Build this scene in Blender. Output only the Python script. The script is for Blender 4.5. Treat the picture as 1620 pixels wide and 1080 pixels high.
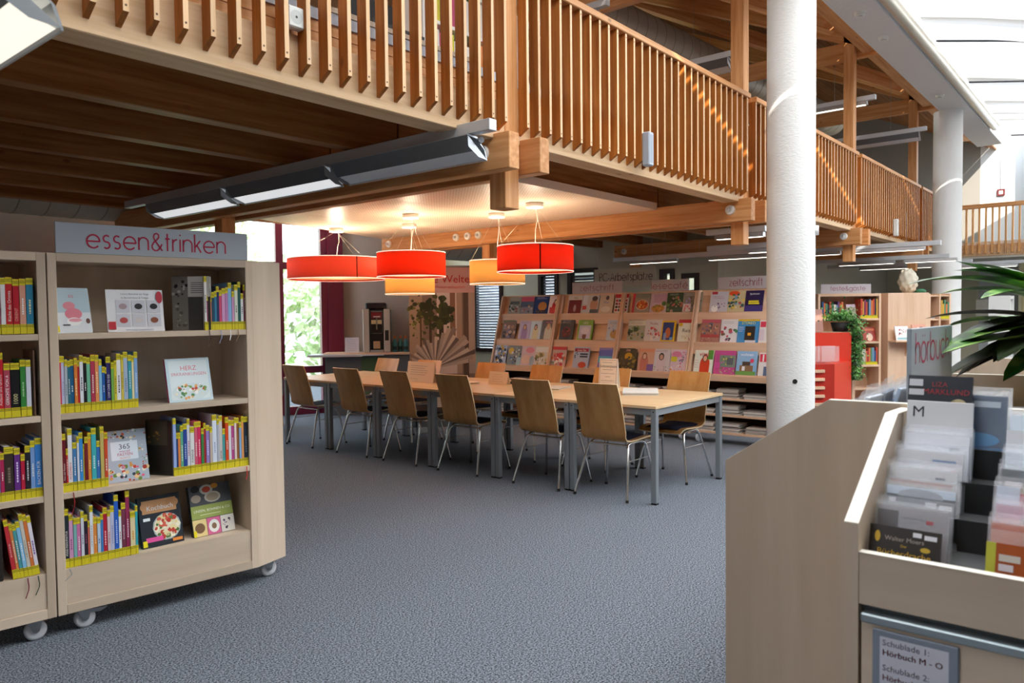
import bpy, math, random
from mathutils import Matrix, Vector
random.seed(7)
for o in list(bpy.data.objects): bpy.data.objects.remove(o)
SC = bpy.context.scene
COL = SC.collection
# ------------------------------------------------------------------ camera, sky, sun, exposure
EYE = Vector((0, 0, 1.45))
YAW, PITCH, ROLL = 0.693053, 0.0367672, -0.0109258
def cam_axes():
    cy, sy = math.cos(YAW), math.sin(YAW)
    def w(v): return Vector((v[0]*sy + v[1]*cy, -v[0]*cy + v[1]*sy, v[2]))
    f = Vector((0, math.cos(PITCH), -math.sin(PITCH))); r = Vector((1, 0, 0)); u = r.cross(f)
    r2 = math.cos(ROLL)*r + math.sin(ROLL)*u; u2 = -math.sin(ROLL)*r + math.cos(ROLL)*u
    return w(r2), w(u2), w(f)
RT, UP, FW = cam_axes()
cd = bpy.data.cameras.new('camera'); cam = bpy.data.objects.new('camera', cd); COL.objects.link(cam)
m = Matrix.Identity(4)
for i in range(3): m[i][0], m[i][1], m[i][2], m[i][3] = RT[i], UP[i], -FW[i], EYE[i]
cam.matrix_world = m
cd.sensor_width = 36; cd.lens = 1207.258/1620*36; cd.clip_start = .02; cd.clip_end = 200
SC.camera = cam
cd.dof.use_dof = True; cd.dof.focus_distance = 5.2; cd.dof.aperture_fstop = 5.0
W = bpy.data.worlds.new('world'); SC.world = W; W.use_nodes = True
bg = W.node_tree.nodes['Background']; bg.inputs[0].default_value = (.86, .93, 1, 1); bg.inputs[1].default_value = 5.2
sd = bpy.data.lights.new('sun', 'SUN'); sd.energy = 14; sd.angle = .012; sd.color = (1, .9, .76)
sun = bpy.data.objects.new('sun', sd); COL.objects.link(sun)
sun.rotation_euler = Vector((.66, .50, -.56)).to_track_quat('-Z', 'Y').to_euler()
SC.view_settings.view_transform = 'Standard'; SC.view_settings.look = 'None'
SC.view_settings.exposure = -0.15; SC.view_settings.gamma = 1
try: SC.view_settings.use_curve_mapping = False
except Exception: pass
SC.cycles.use_denoising = True
SC.cycles.max_bounces = 8; SC.cycles.diffuse_bounces = 5; SC.cycles.transparent_max_bounces = 24
SC.cycles.sample_clamp_indirect = 8; SC.cycles.caustics_reflective = False; SC.cycles.caustics_refractive = False

# ------------------------------------------------------------------ materials
def lin(h):
    h = h.lstrip('#'); h = ''.join(c*2 for c in h) if len(h) == 3 else h
    c = [int(h[i:i+2], 16)/255 for i in (0, 2, 4)]
    return tuple(x/12.92 if x <= .04045 else ((x+.055)/1.055)**2.4 for x in c)
MATS = {}
def mat(hexc, rough=.55, metal=0., emit=0., name=None, spec=.4):
    k = (hexc, rough, metal, emit)
    if k in MATS: return MATS[k]
    M = bpy.data.materials.new(name or 'paint_' + hexc.lstrip('#')); M.use_nodes = True
    b = M.node_tree.nodes['Principled BSDF']
    b.inputs['Base Color'].default_value = (*lin(hexc), 1); b.inputs['Roughness'].default_value = rough
    b.inputs['Metallic'].default_value = metal; b.inputs['Specular IOR Level'].default_value = spec
    if emit:
        b.inputs['Emission Color'].default_value = (*lin(hexc), 1); b.inputs['Emission Strength'].default_value = emit
    MATS[k] = M; return M
def nodes(name):
    M = bpy.data.materials.new(name); M.use_nodes = True; nt = M.node_tree
    return M, nt, nt.nodes, nt.links, nt.nodes['Principled BSDF']
def grain(name, c1, c2, axis='z', rough=.5, scale=26, knots=True, stretch=.05):
    M, nt, N, L, b = nodes(name)
    tc = N.new('ShaderNodeTexCoord'); oi = N.new('ShaderNodeObjectInfo'); va = N.new('ShaderNodeVectorMath'); va.operation = 'ADD'
    sc = N.new('ShaderNodeVectorMath'); sc.operation = 'SCALE'; cb = N.new('ShaderNodeCombineXYZ')
    for i in range(3): L.new(oi.outputs['Random'], cb.inputs[i])
    L.new(cb.outputs[0], sc.inputs[0]); sc.inputs['Scale'].default_value = 37.
    L.new(tc.outputs['Object'], va.inputs[0]); L.new(sc.outputs[0], va.inputs[1])
    mp = N.new('ShaderNodeMapping'); s = [1, 1, 1]; s['xyz'.index(axis)] = stretch; mp.inputs['Scale'].default_value = s
    L.new(va.outputs[0], mp.inputs[0])
    n = N.new('ShaderNodeTexNoise'); n.inputs['Scale'].default_value = scale; n.inputs['Detail'].default_value = 5; n.inputs['Roughness'].default_value = .62
    L.new(mp.outputs[0], n.inputs['Vector'])
    r = N.new('ShaderNodeValToRGB'); r.color_ramp.elements[0].position = .32; r.color_ramp.elements[1].position = .7
    r.color_ramp.elements[0].color = (*lin(c2), 1); r.color_ramp.elements[1].color = (*lin(c1), 1)
    L.new(n.outputs['Fac'], r.inputs[0]); out = r.outputs[0]
    if knots:
        v = N.new('ShaderNodeTexVoronoi'); v.inputs['Scale'].default_value = 3.1
        mp2 = N.new('ShaderNodeMapping'); s2 = [1.6, 1.6, 1.6]; s2['xyz'.index(axis)] = .8; mp2.inputs['Scale'].default_value = s2
        L.new(va.outputs[0], mp2.inputs[0]); L.new(mp2.outputs[0], v.inputs['Vector'])
        mr = N.new('ShaderNodeMapRange'); mr.inputs['From Min'].default_value = .03; mr.inputs['From Max'].default_value = .085
        mr.inputs['To Min'].default_value = .75; mr.inputs['To Max'].default_value = 0; L.new(v.outputs['Distance'], mr.inputs[0])
        mx = N.new('ShaderNodeMixRGB'); mx.inputs[2].default_value = (*lin('#6e3a18'), 1)
        L.new(mr.outputs[0], mx.inputs[0]); L.new(out, mx.inputs[1]); out = mx.outputs[0]
    # slight tone change from piece to piece
    hs = N.new('ShaderNodeHueSaturation'); mr2 = N.new('ShaderNodeMapRange'); mr2.inputs['To Min'].default_value = .86; mr2.inputs['To Max'].default_value = 1.1
    L.new(oi.outputs['Random'], mr2.inputs[0]); L.new(mr2.outputs[0], hs.inputs['Value']); L.new(out, hs.inputs['Color'])
    L.new(hs.outputs[0], b.inputs['Base Color']); b.inputs['Roughness'].default_value = rough; b.inputs['Specular IOR Level'].default_value = .3
    return M
PINE = {a: grain('pine_' + a, '#e2aa75', '#bf7e45', a) for a in 'xyz'}
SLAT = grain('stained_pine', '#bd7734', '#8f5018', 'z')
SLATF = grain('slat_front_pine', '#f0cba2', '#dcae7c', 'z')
SLATE_ = grain('pale_pine_x', '#e6c6a0', '#cba276', 'x', .55, 20)
SHADED_JOIST = grain('shaded_joist_pine', '#b07a48', '#84501f', 'x')  # same pine, darkened: shade under the gallery put into the colour
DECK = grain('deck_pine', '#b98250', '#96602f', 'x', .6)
MAPLE = {a: grain('maple_' + a, '#dcc8b2', '#cdb8a1', a, .45, 9, False, .08) for a in 'xyz'}
BEECH = {a: grain('beech_' + a, '#efcdb1', '#e2ba99', a, .45, 14, False, .1) for a in 'xyz'}
PLY = grain('beech_plywood', '#cf9e64', '#b58047', 'z', .33, 12, False, .07)
TTOP = grain('table_beech', '#e8c9a0', '#dab587', 'y', .38, 10, False, .06)
def carpet():
    M, nt, N, L, b = nodes('carpet_grey')
    tc = N.new('ShaderNodeTexCoord'); n = N.new('ShaderNodeTexNoise'); n.inputs['Scale'].default_value = 120; n.inputs['Detail'].default_value = 3
    n2 = N.new('ShaderNodeTexNoise'); n2.inputs['Scale'].default_value = 300
    L.new(tc.outputs['Object'], n.inputs['Vector']); L.new(tc.outputs['Object'], n2.inputs['Vector'])
    ad = N.new('ShaderNodeMath'); ad.operation = 'ADD'; L.new(n.outputs['Fac'], ad.inputs[0]); L.new(n2.outputs['Fac'], ad.inputs[1])
    r = N.new('ShaderNodeValToRGB'); e = r.color_ramp.elements; e[0].position = .44; e[1].position = .575
    mu = N.new('ShaderNodeMath'); mu.operation = 'MULTIPLY'; mu.inputs[1].default_value = .5; L.new(ad.outputs[0], mu.inputs[0])
    e[0].color = (*lin('#282c33'), 1); e[1].color = (*lin('#979fac'), 1)
    L.new(mu.outputs[0], r.inputs[0]); L.new(r.outputs[0], b.inputs['Base Color']); b.inputs['Roughness'].default_value = .95
    bp = N.new('ShaderNodeBump'); bp.inputs['Strength'].default_value = .12; bp.inputs['Distance'].default_value = .002
    L.new(ad.outputs[0], bp.inputs['Height']); L.new(bp.outputs[0], b.inputs['Normal']); b.inputs['Specular IOR Level'].default_value = .15
    return M
def plaster(name, c, bump=.3, scale=60):
    M, nt, N, L, b = nodes(name)
    tc = N.new('ShaderNodeTexCoord'); n = N.new('ShaderNodeTexNoise'); n.inputs['Scale'].default_value = scale; n.inputs['Detail'].default_value = 4
    mp = N.new('ShaderNodeMapping'); mp.inputs['Scale'].default_value = (1, 1, 2.2); L.new(tc.outputs['Object'], mp.inputs[0]); L.new(mp.outputs[0], n.inputs['Vector'])
    bp = N.new('ShaderNodeBump'); bp.inputs['Strength'].default_value = bump; bp.inputs['Distance'].default_value = .01
    L.new(n.outputs['Fac'], bp.inputs['Height']); L.new(bp.outputs[0], b.inputs['Normal'])
    b.inputs['Base Color'].default_value = (*lin(c), 1); b.inputs['Roughness'].default_value = .85; return M
def perforated():
    M, nt, N, L, b = nodes('perforated_panel')
    tc = N.new('ShaderNodeTexCoord'); mp = N.new('ShaderNodeMapping'); mp.inputs['Scale'].default_value = (31, 31, 0); L.new(tc.outputs['Object'], mp.inputs[0])
    fr = N.new('ShaderNodeVectorMath'); fr.operation = 'FRACTION'; L.new(mp.outputs[0], fr.inputs[0])
    ds = N.new('ShaderNodeVectorMath'); ds.operation = 'DISTANCE'; L.new(fr.outputs[0], ds.inputs[0]); ds.inputs[1].default_value = (.5, .5, 0)
    mr = N.new('ShaderNodeMapRange'); mr.inputs['From Min'].default_value = .2; mr.inputs['From Max'].default_value = .32; L.new(ds.outputs['Value'], mr.inputs[0])
    mx = N.new('ShaderNodeMixRGB'); mx.inputs[1].default_value = (*lin('#a98a70'), 1); mx.inputs[2].default_value = (*lin('#ecd9c4'), 1)
    L.new(mr.outputs[0], mx.inputs[0]); L.new(mx.outputs[0], b.inputs['Base Color']); b.inputs['Roughness'].default_value = .35; return M
def mixed(name, c, t_fac, kind='ShaderNodeBsdfTranslucent', gl=None, rough=.5):
    """diffuse/principled mixed with a translucent or transparent lobe"""
    M, nt, N, L, b = nodes(name); b.inputs['Base Color'].default_value = (*lin(c), 1); b.inputs['Roughness'].default_value = rough
    t = N.new(kind); t.inputs[0].default_value = (*lin(gl or c), 1)
    x = N.new('ShaderNodeMixShader'); x.inputs[0].default_value = t_fac; L.new(b.outputs[0], x.inputs[1]); L.new(t.outputs[0], x.inputs[2])
    L.new(x.outputs[0], N['Material Output'].inputs[0]); return M
def leafmat(name, c1, c2, c3):
    M, nt, N, L, b = nodes(name); tc = N.new('ShaderNodeTexCoord'); w = N.new('ShaderNodeTexNoise'); w.inputs['Scale'].default_value = 9
    L.new(tc.outputs['Object'], w.inputs['Vector']); r = N.new('ShaderNodeValToRGB'); e = r.color_ramp.elements
    e[0].position = .35; e[0].color = (*lin(c1), 1); e[1].position = .65; e[1].color = (*lin(c3), 1); k = e.new(.5); k.color = (*lin(c2), 1)
    L.new(w.outputs['Fac'], r.inputs[0]); L.new(r.outputs[0], b.inputs['Base Color']); b.inputs['Roughness'].default_value = .4; return M
CARPET = carpet(); PERF = perforated()
WHITE_PL = plaster('white_plaster', '#e2e2e0', .35, 34); TAUPE = plaster('taupe_wall', '#c9beb4', .1); GREYW = plaster('grey_wall', '#86847f', .1)
GREENW = plaster('greenish_wall', '#c2c1b2', .1); CREAM = plaster('cream_wall', '#f6edc6', .1); CONC = plaster('concrete_white', '#d4d2cf', .3, 25)
BURG = mat('#7f2444', .35); DARKF = mat('#2c1b1e', .4); CHROME = mat('#d8d8d8', .14, 1.); STEEL = mat('#a9adb0', .34, 1.); GALV = mat('#bfbcae', .5, .25)
LEGGREY = mat('#8e9499', .42, .35); BLACK = mat('#17181a', .45); DARKB = mat('#22252f', .8); WHITE = mat('#efefec', .5); SIGNG = mat('#b4bcc6', .38)
YEL = mat('#dccb26', .5); INK = mat('#3a3408', .6); PAGES = mat('#e9e4d8', .8); MAG = mat('#b81f46', .5); SIGNP = mat('#b7afb4', .45)
GLASS = mixed('window_glass', '#eef4f6', .93, 'ShaderNodeBsdfTransparent', '#f4f8fa', .05)
def sleeve_mat():
    M, nt, N, L, b = nodes('clear_sleeve'); t = N.new('ShaderNodeBsdfTransparent'); d = N.new('ShaderNodeBsdfTranslucent'); d.inputs[0].default_value = (.95, .97, 1, 1)
    b.inputs['Base Color'].default_value = (.9, .94, 1, 1); b.inputs['Roughness'].default_value = .2
    x = N.new('ShaderNodeMixShader'); x.inputs[0].default_value = .55; L.new(b.outputs[0], x.inputs[1]); L.new(d.outputs[0], x.inputs[2])
    y = N.new('ShaderNodeMixShader'); y.inputs[0].default_value = .80; L.new(x.outputs[0], y.inputs[1]); L.new(t.outputs[0], y.inputs[2]); L.new(y.outputs[0], N['Material Output'].inputs[0]); return M
SLEEVE = sleeve_mat()
ACRYL = mixed('clear_acrylic', '#f2f2f2', .8, 'ShaderNodeBsdfTransparent', '#fbfbfb', .05)
FROST = mixed('added_frosted_glazing', '#f0f4f4', .93, 'ShaderNodeBsdfTranslucent', '#fbfcfc', .6)
FABRIC = mixed('sail_fabric', '#e6e6e4', .19, 'ShaderNodeBsdfTranslucent', '#f7f7f6', .9)
LEAF = leafmat('dracaena_leaf', '#1d3a14', '#3f7a22', '#9fc46a'); LEAFD = leafmat('dracaena_leaf_dark', '#16240f', '#24331c', '#3f4a34')
IVY = leafmat('trailing_leaf', '#1f4a1c', '#3f7d33', '#7fb35c')

# ------------------------------------------------------------------ mesh building
class MB:
    def __init__(s): s.v = []; s.f = []; s.mi = []; s.ms = []; s.sm = []
    def mid(s, m):
        if m not in s.ms: s.ms.append(m)
        return s.ms.index(m)
    def add(s, vs, fs, m, smooth=False):
        o = len(s.v); s.v += [tuple(p) for p in vs]; k = s.mid(m)
        for f in fs: s.f.append(tuple(i+o for i in f)); s.mi.append(k); s.sm.append(smooth)
        return s
    def box(s, x0, x1, y0, y1, z0, z1, m):
        if x0 > x1: x0, x1 = x1, x0
        if y0 > y1: y0, y1 = y1, y0
        if z0 > z1: z0, z1 = z1, z0
        return s.add([(x, y, z) for z in (z0, z1) for y in (y0, y1) for x in (x0, x1)],
                     [(0, 2, 3, 1), (4, 5, 7, 6), (0, 1, 5, 4), (2, 6, 7, 3), (0, 4, 6, 2), (1, 3, 7, 5)], m)
    def bbox(s, x0, x1, y0, y1, z0, z1, m, c=.004):
        """box with chamfered edges"""
        b = [(x0, x1), (y0, y1), (z0, z1)]; vs = []; idx = {}
        for sx in (0, 1):
            for sy in (0, 1):
                for sz in (0, 1):
                    for ax in range(3):
                        p = []
                        for a, sg in enumerate((sx, sy, sz)):
                            lo, hi = b[a]; q = (hi if sg else lo)
                            if a != ax: q += (-c if sg else c)
                            p.append(q)
                        idx[(sx, sy, sz, ax)] = len(vs); vs.append(p)
        fs = []
        for ax in range(3):
            o = [a for a in range(3) if a != ax]
            for sg in (0, 1):
                q = []
                for (i, j) in ((0, 0), (1, 0), (1, 1), (0, 1)):
                    k = [0, 0, 0]; k[ax] = sg; k[o[0]] = i; k[o[1]] = j; q.append(idx[(*k, ax)])
                fs.append(q)
        for ax in range(3):
            o = [a for a in range(3) if a != ax]
            for i in (0, 1):
                for j in (0, 1):
                    q = []
                    for t, fa in ((0, o[0]), (1, o[0]), (1, o[1]), (0, o[1])):
                        k = [0, 0, 0]; k[ax] = t; k[o[0]] = i; k[o[1]] = j; q.append(idx[(*k, fa)])
                    fs.append(q)
        for sx in (0, 1):
            for sy in (0, 1):
                for sz in (0, 1): fs.append([idx[(sx, sy, sz, a)] for a in range(3)])
        ctr = Vector(((x0+x1)/2, (y0+y1)/2, (z0+z1)/2)); out = []
        for f in fs:
            P = [Vector(vs[i]) for i in f]; n = (P[1]-P[0]).cross(P[2]-P[0]); mid = sum(P, Vector())/len(P)
            out.append(f if n.dot(mid-ctr) > 0 else f[::-1])
        return s.add(vs, out, m)
    def quad(s, a, b, c, d, m): return s.add([a, b, c, d], [(0, 1, 2, 3)], m)
    def prism(s, poly, ax, a0, a1, m):
        """extrude a 2D polygon along axis ax ('x','y','z'); poly in the other two axes in order"""
        n = len(poly)
        def P(p, a): return {'x': (a, p[0], p[1]), 'y': (p[0], a, p[1]), 'z': (p[0], p[1], a)}[ax]
        vs = [P(p, a0) for p in poly] + [P(p, a1) for p in poly]
        fs = [tuple(range(n))[::-1], tuple(range(n, 2*n))] + [(i, (i+1) % n, n+(i+1) % n, n+i) for i in range(n)]
        return s.add(vs, fs, m)
    def cyl(s, p, q, r, m, n=12, r2=None, cap=True):
        p = Vector(p); q = Vector(q); d = (q-p).normalized(); a = d.orthogonal().normalized(); b = d.cross(a); r2 = r if r2 is None else r2
        vs = [p+(a*math.cos(t)+b*math.sin(t))*r for t in [2*math.pi*i/n for i in range(n)]] + [q+(a*math.cos(t)+b*math.sin(t))*r2 for t in [2*math.pi*i/n for i in range(n)]]
        s.add(vs, [(i, (i+1) % n, n+(i+1) % n, n+i) for i in range(n)], m, True)
        if cap: s.add(vs, [tuple(range(n))[::-1], tuple(range(n, 2*n))], m)
        return s
    def tube(s, pts, r, m, n=8):
        pts = [Vector(p) for p in pts]; rings = []; a = None
        for i, p in enumerate(pts):
            d = (pts[min(i+1, len(pts)-1)]-pts[max(i-1, 0)]).normalized()
            a = d.orthogonal().normalized() if a is None else (a - d*a.dot(d)).normalized()
            b = d.cross(a); rings.append([p+(a*math.cos(t)+b*math.sin(t))*r for t in [2*math.pi*k/n for k in range(n)]])
        vs = [v for R in rings for v in R]; fs = []
        for i in range(len(pts)-1):
            for k in range(n): fs.append((i*n+k, i*n+(k+1) % n, (i+1)*n+(k+1) % n, (i+1)*n+k))
        s.add(vs, fs, m, True); L = (len(pts)-1)*n
        s.add(vs, [tuple(range(n))[::-1], tuple(range(L, L+n))], m); return s
    def lathe(s, prof, c, m, n=24, smooth=True):
        vs = []; fs = []
        for (r, z) in prof:
            for k in range(n): t = 2*math.pi*k/n; vs.append((c[0]+r*math.cos(t), c[1]+r*math.sin(t), c[2]+z))
        for i in range(len(prof)-1):
            for k in range(n): fs.append((i*n+k, i*n+(k+1) % n, (i+1)*n+(k+1) % n, (i+1)*n+k))
        return s.add(vs, fs, m, smooth)
    def disc(s, c, nrm, r, m, n=16, ry=None, up=(0, 0, 1)):
        nrm = Vector(nrm).normalized(); upv = Vector(up); a = upv.cross(nrm)
        a = nrm.orthogonal().normalized() if a.length < 1e-4 else a.normalized(); b = nrm.cross(a); ry = r if ry is None else ry
        return s.add([Vector(c)+a*math.cos(2*math.pi*i/n)*r+b*math.sin(2*math.pi*i/n)*ry for i in range(n)], [tuple(range(n))], m)
    def mesh(s, name):
        me = bpy.data.meshes.new(name); me.from_pydata(s.v, [], s.f)
        for m_ in s.ms: me.materials.append(m_)
        me.polygons.foreach_set('material_index', s.mi); me.polygons.foreach_set('use_smooth', s.sm); me.update(); return me
    def obj(s, name, parent=None, mw=None, **kw): return link(name, s.mesh(name), parent, mw, **kw)
def link(name, me, parent=None, mw=None, label=None, cat=None, group=None, kind=None):
    o = bpy.data.objects.new(name, me); COL.objects.link(o)
    if parent is not None: o.parent = parent
    if mw is not None: o.matrix_world = mw
    if label: o['label'] = label
    if cat: o['category'] = cat
    if group: o['group'] = group
    if kind: o['kind'] = kind
    return o
def empty(name, loc, label, cat, group=None, rz=0, kind=None):
    o = link(name, None, None, Matrix.Translation(Vector(loc)) @ Matrix.Rotation(rz, 4, 'Z'), label, cat, group, kind); o.empty_display_size = .05; return o
def frame(o, deg):  # local frame: x along, y into, z up
    return Matrix.Translation(Vector(o)) @ Matrix.Rotation(math.radians(deg), 4, 'Z')
ORD = ['first', 'second', 'third', 'fourth', 'fifth', 'sixth', 'seventh', 'eighth', 'ninth', 'tenth', 'eleventh', 'twelfth', 'thirteenth', 'fourteenth', 'fifteenth', 'sixteenth',
       'seventeenth', 'eighteenth', 'nineteenth', 'twentieth', 'twenty-first', 'twenty-second', 'twenty-third', 'twenty-fourth', 'twenty-fifth', 'twenty-sixth', 'twenty-seventh']

# ---- flat print: rectangles, ellipses and text laid on a panel of size w x h (origin at lower left, plane y=off, facing -y)
TXT = {}
def text_geo(t):
    if t in TXT: return TXT[t]
    c = bpy.data.curves.new('lettering', 'FONT'); c.body = t; c.resolution_u = 2; c.fill_mode = 'FRONT'
    o = bpy.data.objects.new('lettering', c); me = bpy.data.meshes.new_from_object(o)
    vs = [(v.co.x, v.co.y) for v in me.vertices]; fs = [tuple(p.vertices) for p in me.polygons]
    bpy.data.objects.remove(o); bpy.data.curves.remove(c); bpy.data.meshes.remove(me)
    w = max([v[0] for v in vs] or [1]); TXT[t] = (vs, fs, w); return TXT[t]
def put_text(mb, t, M3, size, m, fit=None, align='l'):
    """M3(u,v)->point; size = cap height-ish font size; fit = max width"""
    vs, fs, w = text_geo(t); k = size; kx = size
    if fit and w*k > fit: kx = fit/w
    elif fit and align == 'fill': kx = fit/w
    sh = -w*kx/2 if align == 'c' else 0
    mb.add([M3(v[0]*kx+sh, v[1]*k) for v in vs], fs, m)
def panel_print(mb, w, h, items, off=-.0008, org=(0, 0, 0)):
    lay = off
    for it in items:
        lay -= .00022; k = it[0]
        def P(u, v, l=lay): return (org[0]+u, org[1]+l, org[2]+v)
        if k == 'r':
            _, a, b, c, d, col = it; mb.quad(P(a*w, b*h), P(c*w, b*h), P(c*w, d*h), P(a*w, d*h), mat(col))
        elif k == 'e':
            _, cx, cy, rx, ry, col = it; n = 14
            mb.add([P(cx*w+rx*w*math.cos(2*math.pi*i/n), cy*h+ry*h*math.sin(2*math.pi*i/n)) for i in range(n)], [tuple(range(n))], mat(col))
        elif k == 't':
            _, cx, cy, sz, col, t = it; put_text(mb, t, lambda u, v, q=P: q(cx*w+u, cy*h+v), sz*h, mat(col), .94*w, 'c')
        elif k == 'l':   # unreadable small print: thin rules
            _, a, b, c, d, col, n = it
            for i in range(n):
                y = d-(d-b)*(i+.5)/n; e = c-(c-a)*random.uniform(0, .25); mb.quad(P(a*w, (y-.006)*h), P(e*w, (y-.006)*h), P(e*w, (y+.006)*h), P(a*w, (y+.006)*h), mat(col))
        elif k == 's':   # scatter of small dots (food, flowers, crowds)
            _, cx, cy, rx, ry, cols, n = it
            rr = random.Random(hash((cx, cy, n)) & 255)
            for i in range(n):
                a = rr.uniform(0, 6.28); q = math.sqrt(rr.random()); u = cx*w+rx*w*q*math.cos(a); v = cy*h+ry*h*q*math.sin(a); e = rr.uniform(.10, .26)*min(rx*w, ry*h); z = lay-.00003*(i % 7)
                mb.add([(org[0]+u+e*math.cos(t)*rr.uniform(.8, 1.3), org[1]+z, org[2]+v+e*math.sin(t)) for t in (0, 1.05, 2.1, 3.14, 4.2, 5.2)], [(0, 1, 2, 3, 4, 5)], mat(cols[i % len(cols)]))
# ---- stroke lettering (light geometric sans) for the shelf signs
def arc(cx, cy, r, a0, a1, n=14, ry=None): return [(cx+r*math.cos(math.radians(a0+(a1-a0)*i/n)), cy+(ry or r)*math.sin(math.radians(a0+(a1-a0)*i/n))) for i in range(n+1)]
O = arc(.5, .5, .5, 0, 360, 24); NA = [(0, 0), (0, .55)]+arc(.4, .6, .4, 180, 0)+[(.8, 0)]
DOTS = [[(.3, 1.28), (.3, 1.38)], [(.7, 1.28), (.7, 1.38)]]
GL = {'e': (1, [[(0, .5), (1, .5)]+arc(.5, .5, .5, 0, 318, 22)]), 's': (.58, [arc(.29, .75, .25, 40, 270)+arc(.29, .25, .25, 90, -140)[1:]]),
 'n': (.8, [[(0, 0), (0, 1)], NA[1:]]), 't': (.42, [[(.2, 0), (.2, 1.42)], [(0, 1), (.42, 1)]]), 'r': (.4, [[(0, 0), (0, 1)], [(0, .55)]+arc(.4, .58, .4, 180, 90)]),
 'i': (.02, [[(0, 0), (0, 1)], [(0, 1.3), (0, 1.4)]]), 'k': (.58, [[(0, 0), (0, 1.5)], [(.52, 1), (.02, .42)], [(.2, .6), (.58, 0)]]),
 '&': (.95, [[(.95, 0), (.28, .88), (.21, 1.1), (.28, 1.32), (.47, 1.4), (.64, 1.3), (.66, 1.1), (.5, .9), (.2, .64), (.06, .4), (.1, .15), (.3, 0), (.55, .03), (.78, .26), (.92, .55)]]),
 'h': (.8, [[(0, 0), (0, 1.5)], NA[1:]]), 'o': (1, [O]), 'ö': (1, [O]+DOTS), 'b': (1, [[(0, 0), (0, 1.5)], O]), 'u': (.8, [[(0, 1), (0, .4)]+arc(.4, .4, .4, 180, 360)+[(.8, 1)]]),
 'c': (.9, [arc(.5, .5, .5, 42, 318, 18)]), 'z': (.62, [[(0, 1), (.6, 1), (0, 0), (.62, 0)]]), 'f': (.42, [[(.18, 0), (.18, 1.25)]+arc(.42, 1.25, .24, 180, 90), [(0, 1), (.42, 1)]]),
 'l': (.02, [[(0, 0), (0, 1.5)]]), 'a': (1, [O, [(1, 0), (1, 1)]]), 'ä': (1, [O, [(1, 0), (1, 1)]]+DOTS), 'é': (1, [[(0, .5), (1, .5)]+arc(.5, .5, .5, 0, 318, 22), [(.45, 1.2), (.7, 1.45)]]),
 'g': (1, [O, [(1, 1), (1, 0)]+arc(.5, 0, .5, 0, -150, 12, .42)]), 'p': (1, [[(0, 1), (0, -.45)], O]), '-': (.45, [[(0, .45), (.45, .45)]]),
 'P': (.75, [[(0, 0), (0, 1.5), (.35, 1.5)]+arc(.38, 1.12, .38, 90, -90, 12)+[(0, .74)]]), 'C': (1.25, [arc(.75, .75, .75, 45, 315, 22)]), 'A': (1.2, [[(0, 0), (.6, 1.5), (1.2, 0)], [(.22, .52), (.98, .52)]])}
def stroke_width(t): return sum(GL[c][0]+.26 for c in t)-.26
def stroke_text(mb, t, P, xh, sw, m, sx=1):
    u = 0
    for c in t:
        w, ls = GL[c]
        for ln in ls:
            pts = [Vector(((u+p[0])*xh*sx, p[1]*xh)) for p in ln]; vs = []
            for i, p in enumerate(pts):
                closed = (pts[0]-pts[-1]).length < 1e-6
                a = pts[i-1] if i else (pts[-2] if closed else p); b = pts[i+1] if i < len(pts)-1 else (pts[1] if closed else p)
                d = (b-a).normalized(); n = Vector((-d.y, d.x))*sw/2; vs += [P(*(p+n)), P(*(p-n))]
            mb.add(vs, [(2*i, 2*i+1, 2*i+3, 2*i+2) for i in range(len(pts)-1)], m)
        u += w+.26
def sign_board(name, mw, w, h, th, text, t0, t1, base, xh, colm, boardm, label, sw=.125):
    o = MB().bbox(0, w, 0, th, 0, h, boardm, .0015).obj(name, None, mw, label=label, cat='sign')
    mb = MB(); k = (t1-t0)/(stroke_width(text)*xh)
    stroke_text(mb, text, lambda u, v: (t0+u, -.0008, base+v), xh, xh*sw, colm, k); mb.obj('lettering', o); return o

# ------------------------------------------------------------------ the room shell
MB().quad((-9, -9, 0), (24, -9, 0), (24, 14, 0), (-9, 14, 0), CARPET).obj('floor', kind='structure')
def wall(name, p, q, z0, z1, m, th=.2, holes=()):
    """upright slab from p to q (room side on the right hand when walking p->q reversed); holes = (s0,s1,z0,z1)"""
    p = Vector((*p, 0)); q = Vector((*q, 0)); L = (q-p).length; mb = MB()
    hs = sorted(holes); s = 0; 
    for (a, b, c, d) in hs:
        if a > s: mb.box(s, a, 0, th, z0, z1, m)
        if c > z0: mb.box(a, b, 0, th, z0, c, m)
        if d < z1: mb.box(a, b, 0, th, d, z1, m)
        s = b
    if s < L: mb.box(s, L, 0, th, z0, z1, m)
    return mb.obj(name, None, frame((p.x, p.y, 0), math.degrees(math.atan2(q.y-p.y, q.x-p.x))), kind='structure')
wall('wall_left', (-9, 8.3), (3.55, 8.3), 0, 2.7, TAUPE)
wall('wall_return', (3.55, 10.97), (3.55, 8.5), 0, 3.4, TAUPE)
WA, WB = Vector((3.4, 11.03)), Vector((7.2, 9.33))   # line of the garden window
wd = (WB-WA).normalized(); wlen = (WB-WA).length
wall('wall_coffee', (7.2, 9.33), (8.1, 8.43), 0, 2.9, TAUPE)
wall('wall_recess', (8.1, 8.43), (8.9, 10.3), 0, 2.9, GREENW)
wall('wall_recess_back', (8.9, 10.3), (10.5, 10.3), 0, 2.9, GREENW)
BL = [(10.5-9.62, 10.5-8.98), (10.5-8.0, 10.5-7.62), (10.5-7.42, 10.5-6.92)]
wall('wall_back', (10.5, 10.3), (10.5, 4.8), 0, 2.7, GREENW, .2,
     [(.62, 1.38, .75, 2.35), (2.2, 2.62, .75, 2.15), (2.82, 3.42, .75, 2.18), (4.55, 4.8, 1.75, 2.1), (4.92, 5.2, 1.7, 2.02)])
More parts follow.
